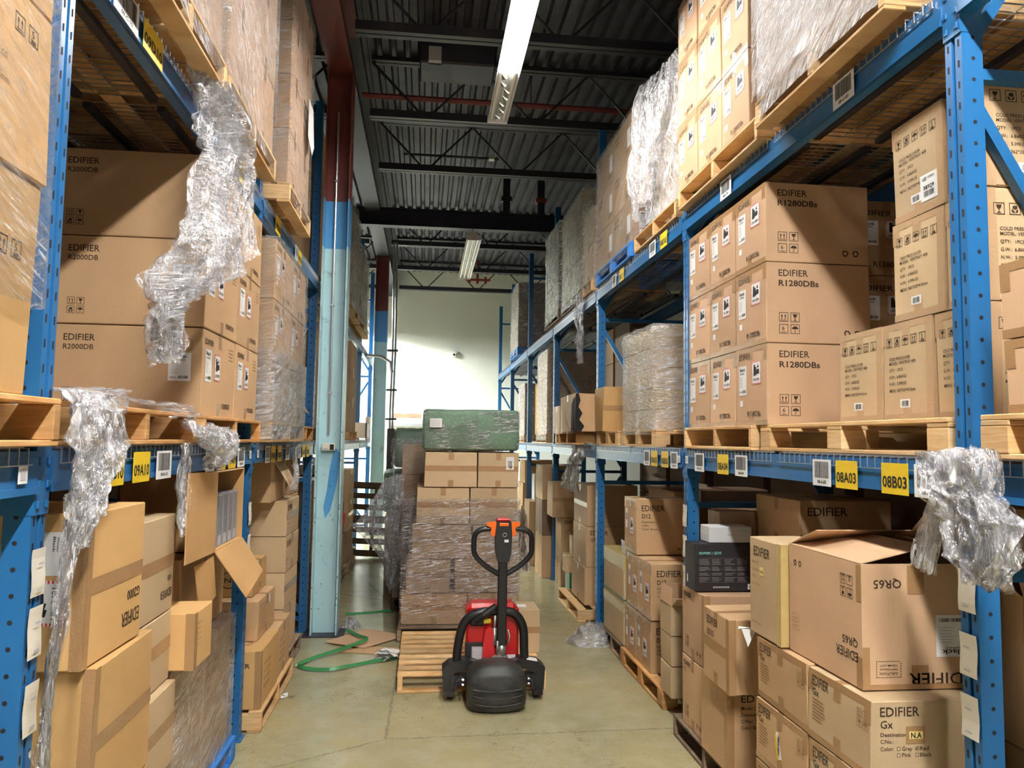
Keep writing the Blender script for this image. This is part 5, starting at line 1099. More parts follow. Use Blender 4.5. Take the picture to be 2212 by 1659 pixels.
def games():
    w, d, h = .5, .62, .425; r = empty('open_display_carton', (-1.35, 4.585, 1.335), label='open brown carton on its side with flaps out, holding grey cases, left rack', category='cardboard box')
    b = M(); t = .005
    b.box((-w/2, -d/2, 0), (w/2, d/2, t), 'cardboard_inside'); b.box((-w/2, -d/2, h-t), (w/2, d/2, h), 'cardboard'); b.box((-w/2, -d/2, t), (-w/2+t, d/2, h-t), 'cardboard_inside')
    b.box((-w/2, -d/2, t), (w/2, -d/2+t, h-t), 'cardboard_inside'); b.box((-w/2, d/2-t, t), (w/2, d/2, h-t), 'cardboard_inside'); b.build('carton_body', r)
    def flap(P4, n_):
        q = M(); P4 = [V3(p) for p in P4]; n_ = V3(n_)*.005; q.add(P4+[p+n_ for p in P4], [(0, 1, 2, 3), (7, 6, 5, 4), (0, 4, 5, 1), (1, 5, 6, 2), (2, 6, 7, 3), (3, 7, 4, 0)], 'cardboard_inside'); q.build('flap', r)
    flap([(w/2, -d/2, 0), (w/2, -d/2, h), (w/2+.03, -d/2-.62, h+.02), (w/2+.03, -d/2-.62, .03)], (1, 0, 0))
    flap([(w/2, -d/2, 0), (w/2, d/2, 0), (w/2+.13, d/2, -.20), (w/2+.15, -d/2+.1, -.26)], (.8, 0, .4))
    flap([(w/2, -d/2-.02, -.02), (w/2-.02, -d/2-.28, -.03), (w/2-.02, -d/2-.16, -.3), (w/2, -d/2+.06, -.24)], (1, 0, 0))
    for i in range(5):
        y0 = 4.585-d/2+.03+.112*i; b = M(); b.bbox((-.2, 0, 0), (.2, .104, .285), 'game_grey', .004); F = Face((.2, 0, 0), (0, 1, 0), (0, 0, 1), (1, 0, 0), .104, .285)
        F.frame(b, .002, .002, .102, .283, .004, 'box_silver', .001); F.rect(b, .012, .01, .08, .06, 'label_grey', .001); F.poly(b, [(.048, .14), (.056, .14), (.056, .155), (.048, .155)], 'box_silver', .001)
        b.build('game_case', None, (-1.325, y0, 1.342), label='grey case with silver edges in the open carton, %s from the camera' % ('nearest', 'second', 'middle', 'fourth', 'farthest')[i], category='case', group='grey cases in the open carton')
games()
# left floor bay 1
pallet(-2.1, -1.03, 5.35, 6.6, 0, 'worn grey-ended wooden pallet past the second left post', 'wood')
def pr_cer(b, FS, lab):
    F = FS['F']; F.text(b, 'JUICER', F.W-.24, F.H-.11, .03, .17, 'ink', bold=True); A = FS['R']
    for k, t in enumerate(('NATIONAL SERIES', 'G.W. 21.5KG', 'N.W. 19.8KG', 'MEAS 60x40')): A.text(b, t, .1, .26-.05*k, .018, .2, 'ink_faint')
    FS['T'].text(b, 'Fulwind', FS['T'].W-.1, .15, .05, .25, 'ink_faint', math.pi/2)
def pr_grill(b, FS, lab):
    F = FS['F']; F.text(b, 'ELECTRIC GRILL', F.W-.36, F.H-.09, .024, .27, 'ink', bold=True)
    c = F.W-.25; F.frame(b, c-.13, .09, c+.13, .17, .003); F.poly(b, [(c-.1, .17), (c-.06, .2), (c+.06, .2), (c+.1, .17), (c+.09, .17), (c+.055, .195), (c-.055, .195), (c-.09, .17)], 'ink'); F.frame(b, c-.05, .06, c+.05, .12, .003)
    A = FS['R']
    for k in range(7): A.text(b, 'NON STICK SURFACE', .05, .22-.028*k, .011, .2, 'ink_faint')
    lab('sticker', lambda t: A.rect(t, .36, .2, .4, .26, 'paper', .001), 'small white sticker')
def pr_nana(b, FS, lab):
    F = FS['F']; c = F.W-.17; F.poly(b, [(c+.06*math.cos(t*.393), .12+.06*math.sin(t*.393)) for t in range(17)]+[(c+.054*math.cos(t*.393), .12+.054*math.sin(t*.393)) for t in range(16, -1, -1)], 'ink'); F.text(b, 'NANA', c+.12, .135, .032, .2, 'ink', math.pi)
carton(-1.9, -1.05, 5.38, 5.98, .14, .52, 'low brown carton lettered JUICER, nearest on the worn pallet past the second left post', None, 'cardboard_orange', pr_cer, 'v'); carton(-1.9, -1.06, 6.0, 6.55, .14, .52, 'low brown carton, farther one on the worn pallet past the second left post', None, 'cardboard', pr_cer, 'T')
carton(-1.75, -1.13, 5.62, 6.2, .523, .80, 'brown carton printed with an electric grill drawing', None, 'cardboard', pr_grill, 'T'); carton(-1.65, -1.2, 5.75, 6.2, .803, 1.04, 'carton with a ringed upside-down wordmark on the grill carton', None, 'cardboard_orange', pr_nana, 'T')
carton(-1.6, -1.34, 5.8, 6.0, 1.043, 1.09, 'thin flat packet on the ringed-wordmark carton, lower of two', None, 'cardboard_orange', None, 'Y'); carton(-1.6, -1.36, 5.8, 6.0, 1.093, 1.115, 'thin flat packet on the ringed-wordmark carton, upper of two', None, 'cardboard_orange', None, '')
for k, (z0, z1, t) in enumerate(((.14, .52, ''), (.523, .82, ''), (.823, 1.12, 'EDIFIER'), (1.123, 1.42, 'EDIFIER'))): carton(-1.85, -1.13, 6.62, 7.25, z0, z1, 'olive-tan carton in the stack before the column, %s of four' % ('lowest', 'second', 'third', 'topmost')[k], 'olive-tan stack before the column', 'cardboard_tan', (pr_lines('R', t, None, 2, .05, .2) if t else None), 'm' if k % 2 else 'T', rz=0)
pallet(-2.0, -1.1, 6.62, 7.4, 0, 'short pallet at the foot of the left frame by the column', 'wood_old')
o = open_carton(-1.8, -1.22, 6.35, 7.0, 1.425, 1.755, 'dark brown open carton with white stickers high in the second left floor bay', 'cardboard', lambda b, FS, lab: (lab('sticker', lambda t: FS['F'].rect(t, .28, .21, .42, .30, 'paper', .001), 'plain white sticker'), lab('hazard_label', lambda t: hazard_label(FS['F'], t, .29, .08, .12, .12, 'UN 3481', True), 'white battery warning label')), [('L', 1.2, .1), ('K', 1.2, .1)])
b = M(); P4 = [V3(p) for p in ((.29, -.2, .325), (.29, .2, .325), (.40, .22, .12), (.42, -.12, .09))]; b.add(P4+[p+V3((.004, 0, .002)) for p in P4], [(0, 1, 2, 3), (7, 6, 5, 4), (0, 4, 5, 1), (1, 5, 6, 2), (2, 6, 7, 3), (3, 7, 4, 0)], 'cardboard_tan'); b.build('flap', o)
for k in range(4): carton(-1.75, -1.26, 7.4, 8.0, .14+.43*k*.98, .14+.43*(k+1)*.98-.003, 'dim brown carton by the frame left of the column, %s%s' % (('lowest', 'second', 'third', 'topmost')[k], ', banded with yellow tape' if k == 1 else ''), 'dim stack left of the column', 'cardboard', lambda b, FS, lab: lab('sticker', lambda t: FS['F'].rect(t, .1, .2, .2, .33, 'paper', .001), 'plain white sticker'), 'h', 'tape_yellow' if k == 1 else 'tape')
# beyond the column, floor
for c, (ya, yb, xr, n_) in enumerate(((8.6, 9.3, -1.15, 3), (9.5, 10.2, -1.1, 3), (10.4, 11.2, -1.12, 3), (11.4, 12.2, -1.08, 3), (12.4, 13.1, -1.15, 2))):
    for k in range(n_): carton(-1.8, xr, ya, yb, .14+.45*k, .14+.45*(k+1)-.003, 'brown carton beyond the column on the left floor, %s stack, %s' % (od[c], row[k]), 'left floor cartons beyond the column', 'cardboard_dark' if (c+k) % 3 == 0 else 'cardboard', None, 'Tm' if k % 2 else 'T')
    pallet(-1.9, xr+.04, ya-.05, yb+.05, 0, 'pallet under the %s left floor stack beyond the column' % od[c], 'wood_old')
b = M(); b.tube([(0, 0, .2), (.05, .03, .15), (.05, .03, .05), (0, 0, 0)], .015, 'red_hatch', 6); b.build('red_handle', None, (-1.128, 10.8, .75), label='small red loop handle sticking out of the left cartons beyond the column', category='handle')
for k in range(3): carton(-1.5, -1.1, 9.55+.2*k, 9.7+.2*k, 1.495, 1.62+.04*k, 'small pale retail box on the left floor cartons beyond the column, %s' % ('near', 'middle', 'far')[k], 'small pale retail boxes', 'box_silver', None, '')
# dark pallet standing on edge
p_ = pallet(-.4, .8, -.5, .5, 0, 'dark wooden pallet leaning upright at the far left of the aisle', 'wood_dark', nb=7); p_.rotation_euler = (math.radians(8), math.radians(-76), math.radians(78)); p_.location = (-.80, 13.0, .60)
# ================================================================ MIDDLE: wrapped pallets, jack
pallet(-.17, .99, 6.08, 7.42, 0, 'new wooden pallet lifted by the pallet jack, front of the aisle', 'wood', 's', along='y', nb=9)
pallet(-.22, .98, 7.56, 8.55, 0, 'wooden pallet under the tall wrapped stack', 'wood_old', along='y')
LY = [(.14, .44, -.19, .45, .96), (.443, .775, -.15, .28, .95), (.778, 1.11, -.10, .48, .95), (1.113, 1.475, -.06, .455, .945), (1.478, 1.83, .01, .525, .945)]
for k, (z0, z1, xa, xm, xb) in enumerate(LY):
    for j, (a, c) in enumerate(((xa, xm), (xm+(.05 if k == 1 else .012), xb))):
        for q in range(2):
            carton(a, c, 7.68+.46*q, 8.13+.46*q, z0, z1-.003, 'carton in the tall wrapped stack, %s layer, %s, %s row' % (('lowest', 'second', 'third', 'fourth', 'top')[k], ('left', 'right')[j], ('front', 'rear')[q]), 'cartons of the tall wrapped stack', 'cardboard_tan' if k > 2 else 'cardboard',
                   (lambda b, FS, lab: lab('shipping_label', lambda t: (FS['F'].rect(t, .28, .18, .36, .31, 'paper', .001), barcode(FS['F'], t, .3, .2, .04, .07)), 'white paper label')) if (k, j, q) == (4, 1, 0) else None, 'Yh', jit=.006)
wrap_shell(-.19, .95, 7.68, 8.6, .1, 1.36, 'film_jack', 'shiny clear film wound round the lower layers of the tall stack', seed=91, amp=.02, n=26, top=False)
wrap_shell(-.12, .94, 7.66, 8.6, .45, 1.2, 'film_jack', 'second winding of clear film round the middle of the tall stack', seed=93, amp=.025, n=26, top=False)
def rounded(x0, x1, y0, y1, z0, z1, r, mt, label, name, lumps=.012):
    n = 8; b = M(); cx_, cy_, cz = (x0+x1)/2, (y0+y1)/2, (z0+z1)/2; hx, hy, hz = (x1-x0)/2-r, (y1-y0)/2-r, (z1-z0)/2-r
    N1, N2 = 36, 18; vs = []; fs = []
    for j in range(N2+1):
        ph = -math.pi/2+math.pi*j/N2
        for i in range(N1):
            th = 2*math.pi*i/N1; d = V3((math.cos(ph)*math.cos(th), math.cos(ph)*math.sin(th), math.sin(ph)))
            e = lambda v: math.copysign(min(1, (abs(v)*1.9)**1.0), v) if abs(v) < .53 else math.copysign(1, v)
            p = V3((hx*e(d.x*1.3), hy*e(d.y*1.3), hz*e(d.z*1.25)))+d*r
            p += d*noise.noise(p*6+V3((x0, 0, 0)))*lumps; vs.append(p+V3((0, 0, cz-z0)))
    for j in range(N2):
        for i in range(N1): a = j*N1+i; c = j*N1+(i+1) % N1; fs.append((a, c, c+N1, a+N1))
    b.add(vs, fs, mt); return b.build(name, None, (cx_, cy_, z0), smooth=True, label=label, category='wrapped bundle')
g1 = rounded(-.02, .96, 7.72, 8.4, 1.84, 2.26, .05, 'foam_green', 'green foam-wrapped oblong bundle on top of the tall stack', 'foam_bundle')
F = Face((-.49, -.345, 0), (1, 0, 0), (0, 0, 1), (0, -1, 0), .98, .42); b = M(); F.rect(b, .07, .23, .19, .32, 'paper', .02); 
for k in range(3): F.poly(b, [(.08, .25+.02*k), (.17, .25+.02*k), (.17, .255+.02*k), (.08, .255+.02*k)], 'label_grey', .022)
b.build('shipping_label', g1, label='white paper label')
wrap_shell(-.015, .955, 7.73, 8.39, 1.86, 2.24, 'film_jack', 'clear film over the green foam bundle', seed=95, amp=.016, n=26, g=.002)
# second stack behind
pallet(-.34, .85, 8.9, 10.0, 0, 'dark pallet under the second wrapped stack', 'wood_dark', along='y')
for k in range(5):
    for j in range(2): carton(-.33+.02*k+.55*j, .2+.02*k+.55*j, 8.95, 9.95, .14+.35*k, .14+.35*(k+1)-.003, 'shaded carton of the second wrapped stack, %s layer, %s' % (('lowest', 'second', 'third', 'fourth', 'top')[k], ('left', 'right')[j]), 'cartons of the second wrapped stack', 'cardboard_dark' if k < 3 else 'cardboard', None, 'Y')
wrap_shell(-.33, .9, 8.94, 9.96, .3, 1.95, 'film', 'film around the second wrapped stack', seed=97, amp=.05, n=20, top=False)
drape([((-.42, 8.9, 1.5), (-.2, 8.8, 1.55)), ((-.62, 8.8, 1.15), (-.22, 8.75, 1.2)), ((-.78, 8.9, .95), (-.25, 8.75, .9)), ((-.45, 8.9, .6), (-.24, 8.8, .5)), ((-.38, 8.9, .35), (-.3, 8.85, .2))], ['film', 'film_thin'], 'torn film billowing from the left side of the second wrapped stack', .09, .08, 3, 15, layers=2)
drape([((.96, 7.9, 1.2), (1.06, 8.5, 1.2)), ((.98, 7.9, .9), (1.14, 8.5, .9)), ((1.0, 7.85, .6), (1.12, 8.4, .55))], 'film_thin', 'loose film bulging off the right side of the tall stack', .06, .05, 2, 16)
rounded(-.42, .3, 10.4, 11.2, 1.55, 2.1, .09, 'foam_green', 'green foam bundle behind the second stack, upper', 'foam_bundle', .03); rounded(-.55, .1, 10.4, 11.3, .95, 1.52, .09, 'foam_green', 'green foam bundle behind the second stack, lower', 'foam_bundle', .03)
carton(-.5, .3, 10.4, 11.3, 0, .93, 'pale carton under the farther green foam bundles', None, 'cardboard_tan', None, 'T')
carton(.70, 1.02, 6.62, 6.98, .14, .50, 'tan carton standing on the new pallet right of the jack', None, 'cardboard_tan', lambda b, FS, lab: lab('shipping_label', lambda t: FS['T'].rect(t, .1, .12, .22, .24, 'paper', .001), 'white paper label'), 'h')
# ---------------------------------------------------------------- pallet jack
J = empty('pallet_jack', (.56, 5.95, 0), label='red and black electric pallet jack with tall tiller and loop handle', category='pallet jack'); J.scale = (1, 1, 1)
def jb(name, fn, lb=None, parent=None, smooth=False):
    b = M(); fn(b); o = b.build(name, parent or J, smooth=smooth)
    if lb: o['label'] = lb
    return o
def cover(b):       # dusty rubber drive cover: rounded wedge
    N1 = 28; rows_ = [(.012, .88, .92), (.03, .97, .97), (.06, 1.0, 1.0), (.12, 1.02, 1.02), (.18, 1.03, 1.02), (.235, 1.0, 1.0), (.262, .95, .96), (.285, .82, .88), (.31, .62, .74), (.325, .45, .6)]; vs = []; fs = []
    for z, sx_, sy_ in rows_:
        for i in range(N1):
            a = 2*math.pi*i/N1; c, s_ = math.cos(a), math.sin(a); e = 7
            k = (abs(c)**e+abs(s_)**e)**(-1/e); x_ = .212*c*k*sx_; y_ = .165*s_*k*sy_
            if s_ < 0: y_ *= 1.0+.10*math.cos(x_/.222*1.5)
            y_ += .010*math.sin(z*75+math.cos(x_*9)*2.6) if z < .27 else 0
            vs.append((x_, y_-.20, z))
    for j in range(len(rows_)-1):
        for i in range(N1): a = j*N1+i; c = j*N1+(i+1) % N1; fs.append((a, c, c+N1, a+N1))
    fs.append(tuple((len(rows_)-1)*N1+i for i in range(N1))); b.add(vs, fs, 'cover_rubber')
cv = jb('drive_cover', cover, 'dusty black rubber drive cover', smooth=True)
def ribs(b):
    for z_, dp in ((.075, .03), (.125, .03), (.17, .025)):
        b.tube([(x_*.0105, -.20-.186+(max(0, abs(x_)-14)*.0022), z_-dp*math.cos(x_/20*1.6)+.012) for x_ in range(-17, 18, 2)], .006, 'cover_rubber', 6)
jb('cover_rib', ribs, parent=cv, smooth=True)
def smoothpts(pts, n=5):
    P = [V3(p) for p in pts]; Q = []
    for i in range(len(P)-1):
        p0, p1, p2, p3 = P[max(i-1, 0)], P[i], P[i+1], P[min(i+2, len(P)-1)]
        for k in range(n): t = k/n; Q.append(.5*((2*p1)+(p2-p0)*t+(2*p0-5*p1+4*p2-p3)*t*t+(3*p1-p0-3*p2+p3)*t**3))
    return Q+[P[-1]]
def arch(b):
    pts = [(-.285, 0, .22), (-.275, 0, .36), (-.25, 0, .50), (-.21, 0, .58), (-.14, 0, .625), (-.04, 0, .64), (.08, 0, .64), (.15, 0, .625), (.20, 0, .575), (.228, 0, .50), (.235, 0, .36), (.24, 0, .22)]
    b.tube(smoothpts(pts), .034, 'black_paint', 12)
jb('guard_frame', arch, smooth=True)
jb('battery_housing', lambda b: (b.bbox((-.21, .05, .22), (.20, .26, .66), 'jack_red', .02), b.bbox((-.215, .03, .21), (-.03, .055, .40), 'black_plastic', .006), b.bbox((-.20, .03, .60), (.18, .24, .69), 'jack_red', .03)))
jb('warning_label', lambda b: (b.box((-.165, .026, .25), (-.065, .03, .37), 'label_grey'), [b.box((-.155, .0245, .265+.014*k), (-.075, .0265, .269+.014*k), 'paper') for k in range(7)]), 'grey data plate')
jb('warning_label', lambda b: (b.box((.09, .02, .25), (.17, .024, .33), 'paper'), b.box((.09, .019, .31), (.17, .0205, .33), 'jack_red')), 'white and red warning label')
jb('battery_plug', lambda b: (b.bbox((-.185, -.0, .53), (-.07, .06, .60), 'black_plastic', .012), b.bbox((-.085, -.005, .545), (-.02, .05, .585), 'yellow_paint', .01), b.tube([(-.15, 0, .57), (-.08, -.03, .62), (.0, -.03, .68), (.03, 0, .62)], .028, 'black_plastic', 8)), 'black plug with a yellow tag')
jb('pump_cover', lambda b: (b.prism([(-.09, .27), (-.085, .42), (-.07, .52), (-.03, .54), (.0, .5), (.0, .26)], (0, -.07, 0), (1, 0, 0), (0, 0, 1), (0, 1, 0), .1, 'jack_red'), b.bbox((0, -.06, .27), (.1, .03, .38), 'jack_red', .01)), 'glossy red pump cover')
def pump(b):
    b.tube([(.055, -.06, .31), (.055, -.06, .42)], .035, 'silver', 14); b.tube([(.055, -.06, .42), (.055, -.06, .45)], [.03, .022], 'silver', 12)
    for z in (.425, .44, .455, .47): b.tube([(.055, -.06, z), (.055, -.06, z+.006)], .03, 'black_plastic', 12)
    b.tube([(.055, -.06, .47), (.055, -.06, .52)], .012, 'chrome', 10); b.tube([(.0, -.055, .40), (.0, -.055, .53)], .018, 'silver', 10); b.tube([(0, -.055, .53), (.005, -.05, .62)], .011, 'silver', 10)
    b.bbox((-.02, -.10, .27), (.10, -.02, .33), 'silver', .01); b.tube([(.10, -.07, .52), (.115, -.08, .47), (.10, -.09, .42)], .007, 'silver', 8); b.tube([(.02, -.09, .44), (.02, -.1, .36)], .01, 'silver', 8)
jb('hydraulic_pump', pump, 'dull silver hydraulic pump with springs', smooth=True)
def sidearm(s_):
    def f(b):
        b.prism([(s_*.08, .265), (s_*.20, .30), (s_*.34, .275), (s_*.39, .235), (s_*.38, .07), (s_*.31, .05), (s_*.30, .20), (s_*.2, .235), (s_*.08, .24)], (0, -.07, 0), (1, 0, 0), (0, 0, 1), (0, 1, 0), .14, 'black_paint')
        b.box((min(s_*.19, s_*.33), -.09, .12), (max(s_*.19, s_*.33), .02, .19), 'black_paint'); b.box((min(s_*.3, s_*.37), -.1, .04), (max(s_*.3, s_*.37), .08, .075), 'black_paint')
        b.tube([(s_*.24, -.11, .185), (s_*.28, -.11, .155), (s_*.29, -.11, .09)], .013, 'steel_dark', 8)
    return f
for s_ in (-1, 1):
    a = jb('side_arm', sidearm(s_)); 
    jb('caster_wheel', lambda b: b.tube([(s_*.33-.02, .0, .04), (s_*.33+.02, .0, .04)], .04, 'black_plastic', 16), parent=a)
    for zz_ in (.165, .2): jb('bolt', lambda b: b.tube([(s_*.235, -.22, zz_), (s_*.25, -.22, zz_)], .012, 'chrome', 8), 'shiny bolt', parent=a)
jb('warning_label', lambda b: b.add([(.25, -.068, .293), (.33, -.068, .279), (.335, .02, .279), (.255, .02, .293)], [(0, 1, 2, 3)], 'paper'), 'white and red sticker on the side arm')
for s_ in (-1, 1): jb('fork', lambda b: (b.box((s_*.19-.08, .26, .075), (s_*.19+.08, 1.38, .118), 'jack_red'), b.tube([(s_*.19-.05, 1.25, .04), (s_*.19+.05, 1.25, .04)], .038, 'black_plastic', 12)))
jb('drive_wheel', lambda b: b.tube([(-.04, -.18, .10), (.04, -.18, .10)], .10, 'black_plastic', 20))
T = jb('tiller_arm', lambda b: (b.bbox((.018, -.095, .40), (.088, -.035, 1.13), 'black_paint', .008)), 'square black tiller post')
jb('control_head', lambda b: (b.prism([(.012, 1.03), (-.005, 1.10), (-.01, 1.24), (0, 1.335), (.11, 1.335), (.118, 1.24), (.113, 1.10), (.096, 1.03)], (0, -.12, 0), (1, 0, 0), (0, 0, 1), (0, 1, 0), .1, 'black_plastic'), b.bbox((.02, -.125, 1.30), (.09, -.115, 1.325), 'orange_plastic', .003)), parent=T)
jb('emergency_button', lambda b: (b.bbox((.0, -.11, 1.335), (.105, -.03, 1.355), 'jack_red', .006), b.tube([(.05, -.07, 1.345), (.05, -.07, 1.362)], .02, 'red_hatch', 12)), 'red top plate and button', parent=T)
jb('key_tag', lambda b: (b.tube([(.06+.014*math.cos(t*.7), -.126, 1.235+.014*math.sin(t*.7)) for t in range(10)], .004, 'silver', 6), b.box((.058, -.128, 1.18), (.09, -.124, 1.2), 'paper')), 'silver key with a white tag', parent=T)
for s_ in (-1, 1):
    jb('throttle_lever', lambda b: (b.prism([(.053+s_*x_, z) for x_, z in ((.055, 1.33), (.13, 1.325), (.125, 1.30), (.09, 1.285), (.10, 1.24), (.075, 1.215), (.055, 1.24))], (0, -.10, 0), (1, 0, 0), (0, 0, 1), (0, 1, 0), .05, 'orange_plastic')), 'orange throttle lever', parent=T)
    jb('handle_loop', lambda b: b.tube(smoothpts([(.053+s_*x_, -.07, z) for x_, z in ((.05, 1.265), (.10, 1.275), (.16, 1.27), (.20, 1.25), (.22, 1.21), (.222, 1.15), (.22, 1.10), (.20, 1.06), (.16, 1.02), (.10, .975), (.03, .935))]), .0205, 'black_paint', 12), 'black tubular handle loop', parent=T, smooth=True)
# ---------------------------------------------------------------- floor litter
b = M(); pts = [(-.90, 7.57), (-.51, 7.34), (-.14, 7.77), (-.55, 8.05)]; b.prism(pts, (0, 0, .012), (1, 0, 0), (0, 1, 0), (0, 0, 1), .006, 'cardboard_pink'); b.build('cardboard_sheet', label='flat pinkish cardboard sheet on the floor by the column', category='cardboard sheet')
b = M(); pts = [(-.72, 7.26), (-.19, 7.10), (-.16, 7.35), (-.5, 7.42)]; b.prism(pts, (0, 0, .002), (1, 0, 0), (0, 1, 0), (0, 0, 1), .006, 'cardboard'); b.build('cardboard_sheet', label='flat brown cardboard sheet lying next to the new pallet', category='cardboard sheet')
def ribbon(pts, w_, mt, name, label):
    b = M(); vs = []; P = [V3(p) for p in pts]; Q = []
    for i in range(len(P)-1):
        p0, p1, p2, p3 = P[max(i-1, 0)], P[i], P[i+1], P[min(i+2, len(P)-1)]
        for k in range(6):
            t = k/6; Q.append(.5*((2*p1)+(p2-p0)*t+(2*p0-5*p1+4*p2-p3)*t*t+(3*p1-p0-3*p2+p3)*t**3))
    Q.append(P[-1])
    for i, p in enumerate(Q):
        d = (Q[min(i+1, len(Q)-1)]-Q[max(i-1, 0)]).normalized(); s_ = V3((-d.y, d.x, 0)).normalized() if abs(d.z) < .9 else V3((1, 0, 0)); s_ = s_ if s_.y > 0 else -s_; s_ = s_+V3((0, 0, .9)); vs += [p+s_*w_/2+V3((0, 0, w_*.45)), p-s_*w_/2+V3((0, 0, w_*.45))]
    b.add(vs, [(2*i, 2*i+1, 2*i+3, 2*i+2) for i in range(len(Q)-1)], mt); b.build(name, label=label, category='strap', group='green plastic strapping on the floor')
ribbon([(-.20, 7.0, .01), (-.31, 6.93, .012), (-.64, 6.71, .015), (-.79, 6.66, .012), (-.95, 6.72, .01), (-1.02, 6.82, .012), (-.93, 6.97, .02), (-.71, 7.22, .03), (-.55, 7.42, .04), (-.50, 7.50, .05), (-.58, 7.65, .035), (-.74, 7.93, .03)], .024, 'strap_green', 'plastic_strap', 'green plastic strap looping on the floor by the cardboard sheets')
ribbon([(-.82, 8.72, .01), (-.6, 8.74, .012), (-.33, 8.86, .01)], .024, 'strap_green', 'plastic_strap', 'straight green strap running from the column to the wrapped stack')
b = M(); R_ = random.Random(5)
for k in range(16):
    a = R_.uniform(0, 6.28); c = V3((R_.uniform(-.08, .08), R_.uniform(-.05, .05), R_.uniform(.01, .06))); u = V3((math.cos(a), math.sin(a), R_.uniform(-.3, .5)))*R_.uniform(.04, .09); v = V3((-math.sin(a), math.cos(a), R_.uniform(-.4, .6)))*.04
    b.add([c-u-v*.6, c+u-v, c+u*.8+v, c-u*.9+v*.8], [(0, 1, 2, 3)], 'paper')
b.build('crumpled_paper', None, (-.27, 7.0, .01), label='crumpled white paper on the floor beside the new pallet', category='paper')
for p, s_, t in (((-1.02, 6.83, .01), .03, 'white tape knot at the bend of the green strap'), ((-.98, 6.05, .006), .05, 'small white paper scrap beside the worn left pallet')):
    b = M(); 
    for k in range(4): a = k*1.7; b.add([(0, 0, 0), (s_*math.cos(a), s_*math.sin(a), s_*.3), (s_*1.4*math.cos(a+.7), s_*1.4*math.sin(a+.7), .004)], [(0, 1, 2)], 'paper')
    b.build('paper_scrap', None, p, label=t, category='paper')
def heap(x_, y_, rx, ry, h, mt, label, seed=1):
    b = M(); N1, N2 = 40, 16; vs = []; fs = []
    for L in range(2):
        vs = []; fs = []
        for j in range(N2+1):
            for i in range(N1):
                a = 6.2832*i/N1; r = (1-j/N2)**.8; q = V3((math.cos(a)*r*2+seed, math.sin(a)*r*2, L*3)); e = noise.noise(q*2)*.2+noise.noise(q*5)*.14
                vs.append((rx*r*math.cos(a)*(1+e*.5-.06*L), ry*r*math.sin(a)*(1+e*.5-.06*L), max(.003, h*(1-r**2.2)*(1+e*1.6)-.02*L+noise.noise(q*11)*.015)))
        for j in range(N2):
            for i in range(N1): a = j*N1+i; c = j*N1+(i+1) % N1; fs.append((a, c, c+N1, a+N1))
        b.add(vs, fs, mt)
    b.build('stretch_film', None, (x_, y_, 0), smooth=True, label=label, category='plastic film')
heap(1.66, 7.45, .25, .20, .17, 'film_milky', 'heap of scrunched clear film on the floor by the third right post', 2)
heap(-.72, 8.2, .11, .12, .09, 'film_thin', 'small clear film bag at the foot of the column', 4)
# ---------------------------------------------------------------- hanging film
drape([((-1.12, 3.45, 3.62), (-1.0, 3.75, 3.62)), ((-1.06, 3.52, 3.45), (-.98, 4.0, 3.45)), ((-1.04, 3.42, 3.25), (-.97, 4.05, 3.3)), ((-1.04, 3.25, 2.9), (-.98, 4.08, 2.95)), ((-1.03, 3.02, 2.68), (-.98, 3.95, 2.74)), ((-1.03, 2.92, 2.5), (-.99, 3.35, 2.56)), ((-1.02, 2.92, 2.40), (-1.0, 3.08, 2.42)), ((-1.02, 3.0, 2.22), (-1.0, 3.08, 2.26))],
      ['film_hang', 'film'], 'long torn film hanging from the left upper beam over the broad lettered cartons', .08, .06, 5, 22, nu=40, nv=60, layers=2)
drape([((-1.3, 2.60, 2.10), (-1.25, 3.3, 2.14)), ((-1.10, 2.45, 2.08), (-1.08, 2.85, 2.10)), ((-1.05, 2.40, 2.03), (-1.04, 2.72, 2.03)), ((-1.05, 2.38, 1.92), (-1.03, 2.76, 1.92)), ((-1.04, 2.40, 1.80), (-1.03, 2.64, 1.80)), ((-1.04, 2.42, 1.70), (-1.03, 2.54, 1.70)), ((-1.04, 2.43, 1.62), (-1.03, 2.50, 1.62))],
      ['film_hang_white', 'film_hang'], 'bunched white film draped over the left lower shelf edge in the foreground', .035, .035, 5, 24, nu=36, nv=50, layers=2)
drape([((-1.06, 2.42, 1.70), (-1.05, 2.50, 1.70)), ((-1.06, 2.385, 1.45), (-1.05, 2.425, 1.45)), ((-1.06, 2.35, 1.25), (-1.05, 2.395, 1.25)), ((-1.06, 2.34, 1.05), (-1.05, 2.38, 1.05)), ((-1.06, 2.34, .8), (-1.05, 2.375, .8))], ['film_hang', 'film_thin'], 'thin twisted film strip hanging down beside the nearest left post', .018, .02, 2, 26, nu=14, nv=60, layers=2)
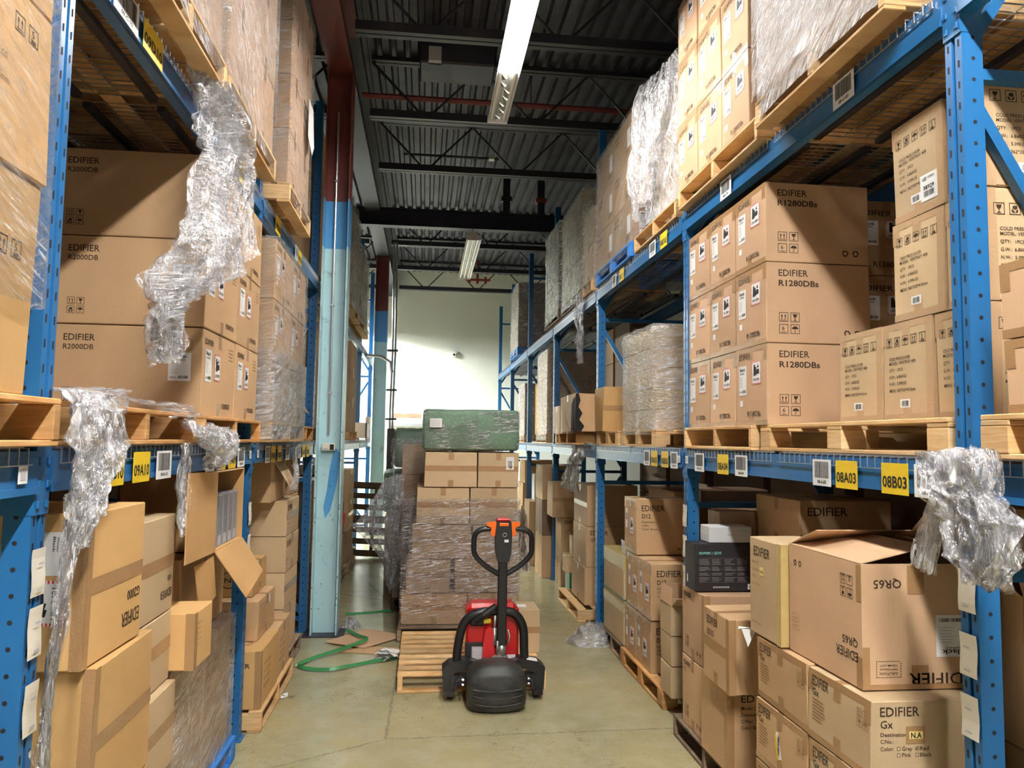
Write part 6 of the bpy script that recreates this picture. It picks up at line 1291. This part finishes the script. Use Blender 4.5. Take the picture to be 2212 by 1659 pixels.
drape([((-1.3, 3.3, 2.13), (-1.25, 3.95, 2.1)), ((-1.15, 3.3, 2.09), (-1.13, 3.9, 2.08)), ((-1.09, 3.35, 2.04), (-1.09, 3.8, 2.03))], 'film', 'flat film lying over the empty left pallet', .05, .04, 3, 27)
drape([((-1.14, 3.65, 2.02), (-1.13, 4.3, 2.0)), ((-1.06, 3.6, 1.96), (-1.02, 4.35, 1.98)), ((-1.04, 3.75, 1.88), (-1.02, 4.3, 1.87)), ((-1.05, 3.85, 1.80), (-1.04, 4.0, 1.80))], ['film_hang_white', 'film_hang'], 'puffed white film stuffed in the left pallet opening', .06, .05, 3, 28, layers=2)
drape([((-1.10, 3.62, 1.92), (-1.10, 3.72, 1.92)), ((-1.10, 3.62, 1.7), (-1.10, 3.70, 1.7)), ((-1.10, 3.63, 1.5), (-1.10, 3.67, 1.5))], ['film_hang_white', 'film_hang'], 'narrow white film tail hanging off the left lower beam', .03, .02, 2, 29, nu=8, nv=40, layers=2)
drape([((-1.08, 6.55, 1.93), (-1.08, 6.75, 1.93)), ((-1.08, 6.55, 1.7), (-1.08, 6.72, 1.72)), ((-1.08, 6.4, 1.52), (-1.08, 6.55, 1.52))], 'film_hang', 'film tail hanging off the left beam before the column', .03, .03, 2, 33, nu=8)
drape([((1.70, 2.42, 1.93), (1.70, 2.12, 1.95)), ((1.69, 2.38, 1.84), (1.69, 2.1, 1.82)), ((1.69, 2.30, 1.74), (1.69, 2.04, 1.72)), ((1.70, 2.26, 1.62), (1.70, 2.05, 1.6)), ((1.71, 2.2, 1.54), (1.71, 2.1, 1.53))], ['film_hang', 'film_hang_white', 'film_thin'], 'crumpled clear film bag hanging in front of the nearest right post', .05, .04, 4, 35, nu=30, nv=44, layers=3)
drape([((1.70, 2.36, 1.86), (1.70, 2.30, 1.86)), ((1.69, 2.42, 1.7), (1.69, 2.33, 1.7)), ((1.68, 2.48, 1.55), (1.68, 2.37, 1.53))], ['film_hang', 'film_thin'], 'thin film tail hanging left of the nearest right post', .02, .02, 3, 36, nu=12, layers=2)
